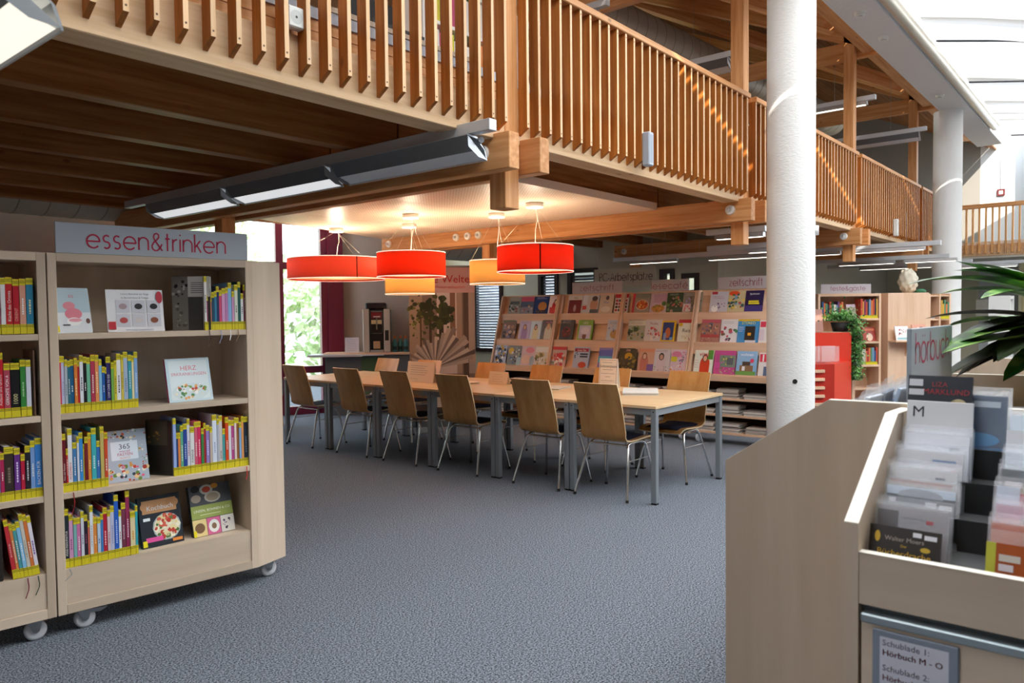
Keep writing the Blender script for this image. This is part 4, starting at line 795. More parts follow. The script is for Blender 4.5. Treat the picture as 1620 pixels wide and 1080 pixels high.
display(at_shelf(.64, .308, .075, 3), .222, .262, .03, '#3a3c40', [('r', 0, .58, 1, 1, '#4e5258'), ('e', .42, .9, .16, .1, '#c8c8c0'), ('e', .42, .9, .1, .06, '#c84a2a'), ('e', .15, .93, .1, .07, '#1c1c20'), ('e', .62, .95, .09, .05, '#d89a3a'), ('e', .55, .74, .2, .11, '#c4c0b4'), ('e', .55, .74, .15, .08, '#a89880'), ('e', .15, .74, .12, .08, '#b0a090'), ('r', 0, .34, 1, .6, '#9aa858'), ('t', .5, .47, .07, '#f4f4e0', 'LINSEN, BOHNEN & CO'), ('l', .2, .38, .8, .44, '#dfe4b0', 1), ('r', 0, 0, .33, .33, '#e8d090'), ('r', .34, 0, .66, .33, '#dc6a9a'), ('r', .67, 0, 1, .33, '#e6e2da'), ('e', .16, .16, .12, .1, '#7a5a3a'), ('e', .5, .16, .13, .13, '#f0f0ec'), ('e', .5, .16, .06, .06, '#8a6a50'), ('s', .83, .16, .12, .1, ('#4a3a50', '#8a6a90', '#2c2c34'), 14), ('r', .0, .0, .07, .12, '#e9d716')], 'cookbook with green band and three small food photos on the bottom shelf')

# ------------------------------------------------------------------ magazine racks
RY = [6.87, 5.893, 4.916, 3.938, 2.96]
rn = ['leftmost', 'second from left', 'third from left', 'rightmost']
TIER = [(7.81, .765), (7.92, 1.108), (8.03, 1.443)]
def make_rack():
    o = empty('magazine_rack', (0, 0, 0), 'x', 'magazine rack', 'sloping magazine racks behind the tables'); w = .972
    prof = [(.0, .0), (.02, .0), (.34, 0), (.34, 1.60), (.265, 1.60), (-.01, .66), (-.01, .55), (.0, .55)]
    for y in (0, w-.022):
        MB().prism([(p[0], p[1]+.09) for p in prof], 'y', y, y+.022, BEECH['z']).obj('side_panel', o)
    MB().box(.33, .345, .022, w-.022, .1, 1.69, BEECH['z']).obj('back_panel', o)
    for k, (x, z) in enumerate(TIER):
        a = x-7.8; top = (TIER[k+1][1]-.005 if k < 2 else 1.685); tx = (TIER[k+1][0]-7.8+.02 if k < 2 else .285)
        MB().prism([(a+.045, z-.01), (a+.06, z-.01), (tx+.075, top), (tx+.06, top)], 'y', .022, w-.022, BEECH['y']).obj('slanting_board', o)
        MB().prism([(a-.012, z-.012), (a+.06, z-.012), (a+.06, z), (a-.012, z)], 'y', .022, w-.022, BEECH['y']).obj('ledge', o)
        if k: MB().prism([(a-.03, z-.135), (a-.02, z-.135), (a-.002, z-.012), (a-.012, z-.012)], 'y', .022, w-.022, BEECH['y']).obj('ledge_front', o)
    MB().bbox(-.02, .05, .022, w-.022, .69, .752, BEECH['y'], .002).obj('front_rail', o)
    for z in (.13, .325, .505): MB().bbox(.02, .33, .022, w-.022, z-.022, z, BEECH['y'], .0015).obj('lower_shelf', o)
    MB().box(.3, .33, .022, w-.022, .1, .7, mat('#3a2e28', .8)).obj('lower_back', o)
    for y in (.1, w-.1): 
        c = MB().cyl((.06, y-.012, .045), (.06, y+.012, .045), .045, mat('#d6e0ea', .2), 20); c.bbox(.03, .09, y-.02, y+.02, .085, .1, STEEL, .002); c.obj('caster', o)
    return o
rk = make_rack()
for k in range(4):
    o = rk if k == 0 else copy_tree(rk); o.location = (7.8, RY[k+1]+.002, 0); o['label'] = 'sloping beech magazine rack on casters, %s of four' % rn[k]
# stacks in the lower shelves
rr = random.Random(3)
for k in range(4):
    for zi, z in enumerate((.131, .326, .506)):
        for j in range(3):
            if k < 2 and zi == 0 and j == 1: continue
            y = RY[k]-.17-.3*j+rr.uniform(-.02, .02); n = rr.randint(3, 7)
            paper_stack('magazine_stack', 7.95, y, z, .21, .25, n, 0, 'pile of old magazines, %s on the %s lower shelf of the %s rack' % (('left', 'middle', 'right')[j], ('lowest', 'middle', 'upper')[zi], rn[k].replace(' of four', '')), 'magazine pile', ('#d8d6d2', '#b8b4b0', '#e4e0da', '#8f8a88', '#cfc8c0'), 'magazine piles in the lower shelves', .014)
def magazine(y, w, tier, col, items, label, h=.275, n=1, tw=0):
    x, z = TIER[tier]; h = h
    F = Matrix.Translation((x+.012, y+w/2, z+.001)) @ Matrix.Rotation(math.radians(-90+tw), 4, 'Z') @ Matrix.Rotation(math.radians(-15), 4, 'X')
    b = MB(); b.box(0, w, 0, .003+.006*n, 0, h, mat(col, .25)); o = b.obj('magazine', None, F, label=label, cat='magazine', group='magazines on the sloping racks')
    mb = MB(); panel_print(mb, w, h, [i for i in items if i[0] != 't']+[i for i in items if i[0] == 't']); mb.obj('cover_print', o)
def TG(y, s, c): return ('l', .14, y, .86, y+s, c, 2)   # an illegible masthead
def T(t, y, s, c): return ('t', .5, y, s, c, t)
def person(cx, skin, hair, top, base=0): return [('e', cx, .42, .26, .3, top), ('r', cx-.26, base, cx+.26, .42, top), ('e', cx, .66, .15, .17, hair), ('e', cx, .64, .1, .12, skin)]
Y1 = [(6.648, .20), (6.427, .22), (6.191, .23), (5.951, .225), (5.644, .21), (5.406, .24), (5.17, .205), (4.951, .19), (4.678, .235), (4.443, .215), (4.232, .2), (4.008, .235), (3.685, .21), (3.477, .195), (3.277, .205)]
Y2 = [(6.668, .23), (6.392, .19), (6.205, .18), (5.996, .225), (5.703, .215), (5.42, .22), (4.993, .205), (4.68, .23), (4.454, .22), (4.26, .175), (4.028, .21), (3.736, .225), (3.513, .2), (3.302, .235), (3.083, .19)]
Y3 = [(6.739, .225), (6.488, .23), (6.251, .23), (6.025, .22), (5.751, .225), (5.41, .23), (5.039, .23), (4.742, .24), (4.49, .21), (4.292, .22), (4.071, .21), (3.767, .22), (3.519, .245), (3.274, .22), (3.044, .19)]
M1 = [('#a8a49a', [('r', .1, .55, .9, .75, '#5a5c58'), ('s', .5, .4, .45, .35, ('#3a3c3a', '#d0ccc0', '#7a7468', '#9a5a5a'), 26)], 'grey collage cover'),
 ('#8a8a9a', [('r', 0, .72, 1, 1, '#c8506a'), ('r', 0, .4, 1, .72, '#4a5a7a'), ('s', .5, .35, .5, .25, ('#c8b890', '#7a6a4a', '#3a4a3a', '#b04a4a'), 22)], 'town view cover with pink top'),
 ('#263a7a', [TG(.84, .12, '#dfe6ff'), ('e', .6, .42, .32, .26, '#c0803a'), ('r', .2, .04, .9, .2, '#1a1e2c'), ('s', .5, .12, .4, .08, ('#c84a2a', '#e08a3a'), 8)], 'dark blue cover with a lit house'),
 ('#f0e4e4', [TG(.86, .13, '#d88a90')] + person(.5, '#e0b090', '#3a2420', '#cc2428') + [('r', .1, .02, .5, .36, '#d83a34')], 'white cover with a woman in red'),
 ('#e6e2dc', [('r', .04, .0, .96, .74, '#7a2024'), T('Café', .82, .12, '#2a2a2a'), ('e', .5, .28, .1, .2, '#b89a90')], 'dark red picture cover with white top band'),
 ('#d8d8da', [('r', 0, .5, .3, 1, '#e0e4ee'), ('r', .02, .2, .26, .4, '#d03a34'), ('e', .72, .45, .24, .36, '#c89878'), ('e', .75, .8, .18, .14, '#4a3a30'), ('r', .5, 0, 1, .2, '#5a5a60')], 'white cover with a bearded man'),
 ('#e0cdb4', [T('Flow', .52, .17, '#7a7ad0'), ('e', .55, .82, .12, .12, '#5a4038'), ('e', .5, .2, .35, .16, '#f0e8d8')], 'beige cover with violet script title'),
 ('#f0ece8', [('r', 0, .8, 1, 1, '#c82430')] + [('r', .06+.23*i, .08+.17*j, .24+.23*i, .2+.17*j, ('#c03a40', '#2a2420', '#7a3030')[(i+j) % 3]) for i in range(4) for j in range(4)], 'white cover with red and black blocks'),
 ('#a89a88', [('r', 0, 0, .14, 1, '#c83a4a'), ('r', .14, .75, 1, 1, '#8a8a7c'), ('e', .58, .4, .38, .28, '#d8d4cc'), ('e', .58, .4, .34, .25, '#cc5a20'), ('s', .58, .4, .3, .2, ('#e89a3a', '#7a2a14', '#f0c870'), 22)], 'food cover with an orange plate'),
 ('#d8c0c8', [('r', .2, .5, 1, .95, '#c8a0b4'), ('e', .5, .2, .4, .2, '#c88a3a'), ('s', .5, .22, .36, .18, ('#e0b060', '#a85a2a', '#6a8a3a'), 20), ('e', .85, .45, .14, .12, '#5a7a3a')], 'pale pink baking cover'),
 ('#4a5a44', [TG(.86, .1, '#d8e0d8'), ('s', .5, .4, .5, .38, ('#3a4a30', '#6a8a4a', '#c86a5a', '#b89a8a', '#26301f'), 34)], 'dark green garden cover'),
 ('#9a9080', [TG(.82, .14, '#e8e4d8'), ('s', .6, .5, .4, .3, ('#9a80b4', '#b8a0c8', '#6a7050', '#786a5a'), 26), ('r', .04, .02, .44, .42, '#e8dcd8'), ('s', .24, .2, .17, .17, ('#d84a5a', '#e87a7a'), 12)], 'garden cover with lilac blossoms'),
 ('#d0ccd8', [TG(.62, .16, '#c05a80'), ('r', .08, .86, .4, .98, '#d83a4a'), ('e', .3, .15, .2, .16, '#f4f4f4'), ('s', .6, .3, .3, .2, ('#6a4a7a', '#a08ab0'), 12)], 'pale lilac cover with pink title'),
 ('#c8b890', [('e', .35, .88, .32, .12, '#e0501c'), ('s', .5, .5, .48, .35, ('#2f5a5a', '#e0c05a', '#a84a3a', '#7a9ac0', '#d8d0c0', '#4a6a3a'), 34)], 'busy comic cover with an orange title'),
 ('#2a1f4a', [T('Spektrum', .8, .12, '#f0f0f8'), ('r', .2, .44, .76, .52, '#d8cc2a'), ('r', .2, .34, .8, .42, '#d8cc2a'), ('r', 0, 0, 1, .28, '#3a2f7a')], 'dark purple cover with yellow lines')]
M2 = [('#8a6a5a', [('s', .5, .45, .48, .42, ('#3a2c28', '#c8a890', '#8a7a9a', '#b07a5a'), 26), ('r', 0, .9, 1, 1, '#6a6a4a')], 'brown fashion cover'),
 ('#c8b8d4', [TG(.84, .14, '#7a6aa8')] + person(.5, '#e0b49a', '#8a5a48', '#a888b8'), 'lilac cover with a woman'),
 ('#d4e4ee', person(.5, '#e0b49a', '#3a2a28', '#e8e0b8'), 'glossy pale cover with a dark haired woman'),
 ('#6a5a50', [T('burda', .84, .17, '#d87a98')] + person(.5, '#d8a888', '#c8a070', '#d8cdb8'), 'brown fashion cover with big pink title'),
 ('#3c3634', [TG(.82, .17, '#f4f0ec'), ('e', .5, .38, .34, .28, '#6a2a20'), ('s', .5, .35, .32, .25, ('#c84a3a', '#8a3020', '#2a1a18'), 22)], 'dark food cover with white title'),
 ('#7aa83a', [('r', .1, .06, .9, .72, '#d4d0e4'), T('GEO', .8, .15, '#e4eec8'), ('e', .5, .18, .14, .16, '#8a5a4a'), ('e', .5, .45, .3, .18, '#e8e4f0')], 'bright green framed cover'),
 ('#c4ccdc', [TG(.78, .14, '#5a6a88'), ('e', .6, .3, .34, .22, '#c89a5a'), ('s', .3, .5, .22, .25, ('#5a5a7a', '#d8c8b0', '#a0a8c0'), 12)], 'pale blue baking cover'),
 ('#a8a898', [('r', 0, .72, 1, .96, '#d8d4c0'), TG(.78, .15, '#8a8a70'), ('s', .5, .34, .5, .32, ('#4a5a34', '#7a8a50', '#a89a70', '#3a3a2c'), 34)], 'green garden cover with cream title'),
 ('#d8d0d0', [T('Mollie', .76, .17, '#a04a60'), ('s', .55, .35, .36, .3, ('#c84a4a', '#e08a8a', '#e8d8d0', '#a88a8a'), 24)], 'cream cover with red flowers'),
 ('#e0b020', [('r', .1, .06, .9, .92, '#2a3a78'), ('e', .5, .4, .2, .26, '#c06a3a'), ('r', .2, .06, .4, .4, '#8aa0c8'), ('r', .66, .06, .88, .2, '#6aa0d0')], 'small yellow framed cover'),
 ('#eae8d8', [('r', .0, .84, 1, 1, '#c8343c'), ('r', .8, .84, 1, 1, '#4aa080'), ('e', .14, .76, .12, .08, '#e0b820'), T('Reis', .42, .24, '#1c1c1c'), ('s', .45, .2, .26, .1, ('#c8c080', '#a8a860'), 14), ('e', .84, .1, .14, .1, '#c03a44'), ('s', .85, .7, .12, .1, ('#4a5a3a', '#c8a860'), 8)], 'white cover with large black title word'),
 ('#a87068', [('r', 0, .84, 1, 1, '#c05a68'), ('s', .5, .55, .46, .28, ('#3a2c34', '#c89878', '#7a5a6a', '#5a6a7a'), 24), ('r', 0, .2, 1, .34, '#b84a4a'), ('s', .5, .1, .46, .1, ('#5a2a28', '#d8a090'), 10)], 'reddish gossip cover'),
 ('#e0dce0', [TG(.8, .13, '#9a9aa4'), ('s', .5, .4, .42, .35, ('#3a3a4a', '#c04a5a', '#a87a9a', '#7a5a3a', '#4a8a5a'), 18)], 'white cover with small toys'),
 ('#2f88c4', [('r', 0, .92, 1, 1, '#d8b020'), T('STEREO', .78, .17, '#d8e04a'), ('r', .36, .1, .84, .7, '#2a2420'), ('r', .5, .3, .66, .42, '#d8a020'), ('l', .05, .45, .32, .7, '#e8f0f8', 3), ('r', .4, 0, .9, .1, '#d0d0d8')], 'blue cover with yellow title and black box'),
 ('#e4e0e0', [('r', .05, .7, .36, .95, '#d83a54'), ('r', .02, .1, .3, .6, '#d8c8d4'), ('e', .7, .3, .25, .2, '#5a8a98')], 'white cover with a red cross mark, upper')]
M3 = [('#b0b8cc', [('s', .5, .5, .48, .46, ('#24262c', '#f4f6fa', '#6a7894', '#c8a030', '#3a4050'), 40)], 'black and white tangled cover'),
 ('#8a8a88', [('e', .25, .72, .18, .18, '#d8b020'), ('s', .6, .45, .38, .42, ('#34343c', '#9aa890', '#5a6a8a', '#d8d8d0'), 28), ('r', .7, 0, 1, .4, '#a8c8d0')], 'grey cover with a yellow spot'),
 ('#dcc4c8', [('e', .6, .78, .3, .15, '#d88a9a'), ('e', .4, .3, .34, .24, '#e8c8b4'), ('e', .8, .25, .16, .25, '#a8c0cc')], 'pale pink family cover'),
 ('#d8d0c0', [('r', 0, .7, 1, .95, '#e8e4dc'), ('s', .5, .34, .48, .32, ('#8a7a3a', '#c8b070', '#e8e0d0', '#6a5a34'), 34)], 'pale cover with a grass meadow'),
 ('#c8a8a0', [('r', 0, .84, 1, 1, '#cc3a3c'), ('e', .62, .45, .3, .26, '#d83030'), ('s', .5, .4, .48, .38, ('#d87a5a', '#e8d8d0', '#7a9a8a', '#c83a4a', '#f0e8e4'), 26)], 'red fruit cover'),
 ('#b8c4dc', [('r', .05, .78, .95, .94, '#a83048'), T('Guter Rat', .81, .12, '#f4ecec'), ('s', .2, .6, .16, .14, ('#2a2f4a', '#5a6a9a'), 8), ('r', .42, .62, .92, .7, '#3a4058'), ('r', .42, .5, .92, .58, '#3a4058'), ('e', .62, .14, .26, .15, '#c8502c')], 'pale blue cover with dark red masthead'),
 ('#8a80c0', [('r', 0, .6, 1, .9, '#6a70c8'), ('r', 0, .3, 1, .6, '#5ab0d8')], 'blue and purple cover half behind the white notice'),
 ('#2a2a1c', [T('PM', .84, .16, '#e8b0a8'), ('e', .55, .62, .22, .18, '#c89a1c'), ('s', .5, .35, .48, .32, ('#3a4a24', '#6a5a14', '#1a1c14', '#8a7a2a'), 28)], 'dark cover with golden light'),
 ('#d8a890', [('r', 0, .85, 1, 1, '#e09a78')] + person(.4, '#e0b49a', '#8a5a44', '#c87a68') + [('r', .6, 0, 1, .3, '#7a5a9a')], 'orange pink cover with a smiling woman'),
 ('#d8d4d8', [TG(.86, .11, '#8a4a80')] + person(.5, '#c89a80', '#2a1c1c', '#d8c8d0') + [('s', .5, .12, .48, .12, ('#4a7a3a', '#e8e4e0', '#5a3a4a'), 18)], 'white cover with a dark haired woman eating'),
 ('#e0c8d4', [('e', .35, .78, .3, .14, '#e08ab0'), ('r', .04, .46, .4, .68, '#e0d83a'), ('s', .75, .6, .2, .3, ('#c86a9a', '#5a6a8a', '#e89ac0'), 18), ('s', .5, .14, .48, .14, ('#d85a3a', '#e8a04a', '#f4f0e8'), 18)], 'pink and yellow cover'),
 ('#e8ece0', [T('vital', .74, .26, '#cc2438')] + person(.58, '#e0ae90', '#5a3428', '#d8401c') + [('r', .72, .6, 1, 1, '#5a9a3a'), ('l', .04, .2, .26, .6, '#c8708a', 4)], 'cover with large red title and woman in orange'),
 ('#c04890', [('r', .25, .3, 1, .8, '#7a8a7a'), ('s', .5, .6, .4, .2, ('#d8c84a', '#c86aa8', '#5a7a4a'), 14), ('r', .6, .4, .9, .7, '#5a6068'), ('r', .0, .26, .3, .5, '#c8489a'), ('s', .55, .14, .45, .13, ('#5a7a3a', '#8aa85a', '#c8d0b0'), 18)], 'magenta garden cover'),
 ('#8ab8e0', [T('wohnen', .8, .17, '#f4f8fc'), ('r', .18, .16, .85, .4, '#8a6a4a'), ('r', .3, .4, .7, .56, '#4a3a34'), ('e', .78, .6, .1, .09, '#e04a6a'), ('r', 0, 0, 1, .16, '#6a9a4a'), ('r', .3, .18, .45, .36, '#e8e8f0')], 'sky blue cover with a house'),
 ('#e4e0e0', [('r', .05, .6, .42, .94, '#d83a54'), ('r', .2, .62, .28, .92, '#f4f0f0'), ('r', .3, .0, 1, .4, '#5a6a88')], 'white cover with a red cross mark, lower')]
tn = ['bottom', 'middle', 'top']
for tier, YS, MS in ((2, Y1, M1), (1, Y2, M2), (0, Y3, M3)):
    for i, ((y, w), (c, it, lab)) in enumerate(zip(YS, MS)):
        hh = (.262, .258, .275)[tier]*(1 if w > .19 else .95)
        if tier == 2: hh = .235
        magazine(y, w, tier, c, it, 'magazine, %s, %s row of the racks' % (lab, tn[tier]), hh, n=(1, 3, 1, 2)[i % 4], tw=random.uniform(-3, 3))
def rack_sign(x, y0, y1, z0, z1, t, ta, tb, base, xh, label, cm='#86203f', brd=SIGNP):
    w = y0-y1; sign_board('shelf_sign', Matrix.Translation((x, y0, z0)) @ Matrix.Rotation(-math.pi/2, 4, 'Z'), w, z1-z0, .012, t, ta*w, tb*w, base, xh, mat(cm, .5), brd, label, .12)
rack_sign(8.12, 5.72, 4.97, 1.692, 1.838, 'zeitschrift', .16, .84, .035, .05, 'grey shelf sign reading zeitschrift on the second rack from the left')
rack_sign(8.12, 4.57, 4.08, 1.692, 1.83, 'lesecafé', .02, .98, .03, .05, 'grey shelf sign reading lesecafé above the third rack')
rack_sign(8.12, 3.72, 2.98, 1.692, 1.828, 'zeitschrift', .19, .70, .035, .055, 'grey shelf sign reading zeitschrift on the rightmost rack')
o = sign_board('hanging_sign', Matrix.Translation((9.3, 6.16, 1.80)) @ Matrix.Rotation(-math.pi/2, 4, 'Z'), 1.0, .27, .01, 'PC-Arbeitsplätze', .09, .95, .095, .075, mat('#5a2c3c', .5), mat('#c4bfae', .5), 'pale hanging sign reading PC-Arbeitsplätze behind the racks', .13)
for s in (.05, .95): MB().cyl((s, .005, .27), (s, .005, .67), .002, STEEL, 5).obj('hanging_wire', o)

# ------------------------------------------------------------------ audiobook browsers (front unit faces the camera, rear unit runs away along x)
fu = empty('audiobook_browser', (1.734, .501, 0), 'maple audiobook browser with drawer, nearest at the right edge', 'browser unit', 'audiobook browsers')
EDGE = mat('#efe9dd', .4)  # paler than the maple: light from above put into the top edges
def side(y0, y1, o):
    prof = [(0, 0), (.5, 0), (.5, 1.186), (.336, 1.189), (0, .987)]
    MB().prism(prof, 'y', y0, y1, MAPLE['z']).obj('side_panel', o)
    MB().prism([(0, .9872), (.336, 1.1892), (.5, 1.1862), (.5, 1.1872), (.336, 1.1904), (0, .9884)], 'y', y0, y1, EDGE).obj('lit_edge', o)
side(-.03, 0, fu); side(-1.33, -1.30, fu)
MB().box(.002, .024, -1.3, -.0305, .813, .925, MAPLE['y']).obj('front_board', fu); MB().box(.001, .0245, -1.3, -.0305, .925, .9262, EDGE).obj('lit_edge', fu)
MB().box(.03, .048, -1.3, -.0305, .79, .84, mat('#7c8488', .4, .4)).obj('recess_panel', fu)
dr = MB().box(.004, .022, -1.3, -.036, .45, .776, MAPLE['y']).obj('drawer_front', fu); MB().bbox(-.006, .024, -1.3, -.036, .776, .796, mat('#a3afb4', .35, .5), .003).obj('grip_rail', dr)
lh = MB().bbox(-.004, .004, -.222, -.06, .62, .768, mat('#8d97a6', .35), .002).obj('label_holder', dr)
q = MB(); q.quad((-.0046, -.075, .63), (-.0046, -.205, .63), (-.0046, -.205, .755), (-.0046, -.075, .755), mat('#dcdce8', .5))
for k, (t, c, b) in enumerate((('Schublade 1:', '#4a4a58', 0), ('Hörbuch M - O', '#7c1f2e', 1), ('Schublade 2:', '#4a4a58', 0), ('Hörbuch P - R', '#7c1f2e', 1))):
    z = .737-.021*k-(.012 if k > 1 else 0)
    for d_ in ((0, .0005) if b else (0,)): put_text(q, t, lambda u, v: (-.0052, -.08-u-d_, z+v), .018, mat(c), .12)
q.obj('label_print', lh)
MB().prism([(.025, .86), (.49, 1.10), (.49, 1.09), (.025, .85)], 'y', -1.3, -.0305, BLACK).obj('tray_floor', fu); MB().box(.478, .499, -1.3, -.031, 0, 1.186, MAPLE['z']).obj('back_panel', fu)
for x, z in ((.14, .925), (.255, .985), (.37, 1.045)): MB().prism([(x, z-.05), (x+.006, z-.05), (x+.02, z+.065), (x+.014, z+.065)], 'y', -1.3, -.0305, BLACK).obj('tray_divider', fu)
def cd(mw, w, h, t, col, items, label, sleeve=True, cat='audiobook', group='audiobooks in the browser'):
    o = MB().box(0, w, 0, t, 0, h, mat(col, .25)).obj('audiobook_case', None, mw, label=label, cat=cat, group=group)
    if items: mb = MB(); panel_print(mb, w, h, items); mb.obj('cover_print', o)
    if sleeve:
        mb = MB(); mb.box(-.006, w+.008, -.0025, -.0022, -.002, h+.010, SLEEVE); mb.box(-.006, w+.008, t+.002, t+.0023, -.002, h+.022, SLEEVE); mb.obj('clear_sleeve', o)
    return o
def fcd(y, x, z, w, h, col, items, label, lean=16, sleeve=True, t=.012):
    sleeve = not ('golden lettering' in label or 'red lettering' in label or 'orange brown' in label or 'index' in label)
    return cd(Matrix.Translation((1.734+x, .501-y, z)) @ Matrix.Rotation(-math.pi/2, 4, 'Z') @ Matrix.Rotation(math.radians(-lean), 4, 'X'), w, h, t, col, items, label, sleeve)
TAGS = [('r', .62, .66, .9, .76, '#e4e4ea'), ('r', .66, .52, .86, .60, '#e4e4ea')]
C1 = [(.033, .865, '#2a211a', [T('Walter Moers', .78, .10, '#a89a90'), T('Der', .69, .06, '#c8a030'), T('Bücherdrache', .54, .14, '#d8a828'), ('e', .12, .82, .04, .09, '#d8b040'), ('e', .80, .70, .07, .04, '#c8a838'), ('r', .62, .88, .74, .95, '#e4e4ea'), ('r', .78, .86, .95, .93, '#e4e4ea')], 'dark audiobook with golden lettering, front of the left column'),
 (.06, .885, '#a8a0a4', [('r', 0, .5, .3, .92, '#4a3c38'), ('l', .35, .78, .8, .86, '#6a6a70', 1), ('r', .7, .76, .8, .82, '#c83a4a')], 'grey audiobook case second in the left column'),
 (.10, .90, '#c4d4ea', [], 'frosted sleeve third in the left column'),
 (.125, .91, '#39404a', [('r', 0, .86, 1, 1, '#d8e4f4'), ('e', .5, .86, .34, .12, '#b4b8c0'), ('r', 0, 0, 1, .84, '#39424c'), ('s', .7, .62, .28, .10, ('#c89a5a', '#8a6a4a'), 12), ('r', .04, .72, .14, .80, '#e4e4ea'), ('r', .58, .70, .74, .78, '#e4e4ea'), ('r', .78, .68, .96, .76, '#e4e4ea')], 'dark grey audiobook with round disc window in the left column'),
 (.165, .935, '#eaf2fd', [('e', .5, .6, .4, .3, '#cdd8e6')], 'pale blue sleeve behind the dark disc case'), (.19, .945, '#e6eefb', [('e', .5, .8, .36, .2, '#d0d8e4')], 'second pale blue sleeve in the left column'),
 (.215, .955, '#e6e4e6', [('r', 0, .0, 1, .80, '#d8cfcb'), ('r', .02, .7, .95, .78, '#b8705a'), ('r', .7, .84, .84, .88, '#8a8a94')], 'white audiobook with brown picture in the left column'),
 (.255, .985, '#d8d6da', [('l', .06, .7, .4, .8, '#a8a4b0', 2), ('t', .62, .62, .14, '#d8a0b0', 'RR'), ('r', .82, .66, .92, .7, '#c8506a'), ('r', .55, .82, .9, .86, '#5a78a8')], 'white audiobook with pale red mark in the left column'),
 (.285, 1.0, '#b6cce8', [('e', .5, .72, .34, .24, '#c4c8d0')], 'pale sleeve with disc edge in the left column'), (.325, 1.03, '#f2f2fa', [('r', .7, .72, .86, .78, '#8a8a9a')], 'plain white case behind the pale sleeves')]
C1 = [C1[i] for i in (0, 1, 3, 6, 7, 9)]
for k, (x, z, col, it, lab) in enumerate(C1): fcd(.036+.004*(k % 3), .033+.055*k, .845+.034*k, .14, .135, col, it, lab)
MB().bbox(0, .146, 0, .003, 0, .2, mat('#dfe0e4', .5), .001).obj('index_card', None, Matrix.Translation((1.734+.345, .501-.04, 1.025)) @ Matrix.Rotation(-math.pi/2, 4, 'Z') @ Matrix.Rotation(math.radians(-12), 4, 'X'), label='white index card lettered M in the browser', cat='index card', group='index cards')
mb = MB(); put_text(mb, 'M', lambda u, v: (.012+u, -.001, .160+v), .038, mat('#3c3c44')); mb.obj('lettering', bpy.data.objects['index_card'])
fcd(.038, .375, 1.095, .142, .19, '#33363e', [('t', .5, .86, .09, '#a23a42', 'LIZA'), ('t', .6, .76, .10, '#b03640', 'MARKLUND'), ('e', .8, .64, .12, .07, '#c8b890'), ('e', .72, .62, .05, .07, '#a89870'), ('r', .02, .86, .24, .95, '#dcdce4'), ('r', .02, .74, .26, .82, '#dcdce4')], 'dark audiobook with red lettering behind the index card', 10)
fcd(.11, .40, 1.06, .14, .18, '#2a4a6a', [('r', 0, .0, 1, .3, '#3a7aa8'), ('e', .5, .4, .4, .1, '#2f8ac0'), ('r', .5, .84, .9, .92, '#c8d4e0')], 'blue audiobook half hidden behind the red lettered case', 10)
C2 = [(.033, .865, '#a8501c', [('r', 0, 0, .12, 1, '#b8b83a'), ('s', .7, .4, .3, .3, ('#c87a2a', '#8a3a14', '#6a2a14'), 14), ('r', .16, .74, .42, .84, '#c8c0b8'), ('r', .16, .6, .34, .7, '#d8d0d8'), ('r', .16, .42, .36, .54, '#e8e0e8')], 'orange brown audiobook in front of the second column'),
 (.06, .885, '#c86a4a', [('r', 0, .7, 1, .9, '#d8a090')], 'salmon audiobook second in the second column'), (.085, .90, '#eaf0fb', [], 'clear sleeve in the second column'),
 (.115, .915, '#d8b4c4', [('e', .55, .55, .36, .34, '#c0bcc4')], 'pink sleeve with disc in the second column'), (.15, .935, '#e0a48c', [('r', 0, .8, 1, 1, '#e8dcd4')], 'peach audiobook in the second column'),
 (.185, .955, '#b8a898', [('r', 0, 0, .3, 1, '#d4dcea'), ('r', .3, .72, 1, .9, '#b84a54'), ('l', .36, .4, .95, .65, '#6a5a50', 3)], 'tan audiobook with red band in the second column'),
 (.26, 1.0, '#3a424c', [('r', .06, .66, .28, .8, '#e0d4dc'), ('r', .06, .52, .26, .6, '#dcdce4'), ('t', .66, .42, .16, '#b0b4bc', 'H'), ('t', .66, .22, .16, '#b0b4bc', 'NE')], 'dark slate audiobook with white letters in the second column'), (.30, 1.02, '#e8f0fa', [], 'frosted sleeve behind the slate case'),
 (.345, 1.055, '#e0e2e8', [], 'blank white index card in the second column'), (.375, 1.08, '#e4effa', [('l', .3, .2, .9, .5, '#9ab0c8', 3)], 'pale blue audiobook at the back of the second column')]
C2 = [C2[i] for i in (0, 1, 3, 5, 6, 7, 8, 9)]
for k, (x, z, col, it, lab) in enumerate(C2): fcd(.258+.002*(k % 3), .033+.045*k, .845+.03*k, .14, .135 if k < 6 else .15, col, it, lab)
for k in range(8): fcd(.48, .035+.045*k, .85+.024*k, .14, .135, ('#7a5a4a', '#e8eef8', '#3a4a5a', '#e0c8b8')[k % 4], [], 'audiobook in the third column of the browser, %s from the front' % ORD[k])
# rear unit
ru = empty('audiobook_browser', (2.235, .998, 0), 'maple audiobook browser behind the front one, with sloping end panel', 'browser unit', 'audiobook browsers')
prof = [(0, 0), (0, .987), (-.308, 1.194), (-.9, 1.20), (-1.2, .99), (-1.2, 0)]
for x in (0, 1.15, 2.3):
    MB().prism(prof, 'x', x, x+.028, MAPLE['z']).obj('end_panel', ru)
    MB().prism([(0, .987), (-.308, 1.194), (-.9, 1.20), (-.9, 1.2012), (-.308, 1.1953), (0, .9882)], 'x', x, x+.028, EDGE).obj('lit_edge', ru)
MB().box(.028, 2.3, -.03, -.004, .35, .93, MAPLE['x']).obj('front_board', ru); MB().box(.028, 2.3, -1.196, -.02, .3, .33, MAPLE['x']).obj('floor_board', ru); MB().box(.028, 2.3, -.61, -.59, .33, 1.14, MAPLE['x']).obj('centre_board', ru); MB().box(.028, 2.3, -1.19, -.611, .955, .979, MAPLE['x']).obj('rear_shelf', ru)
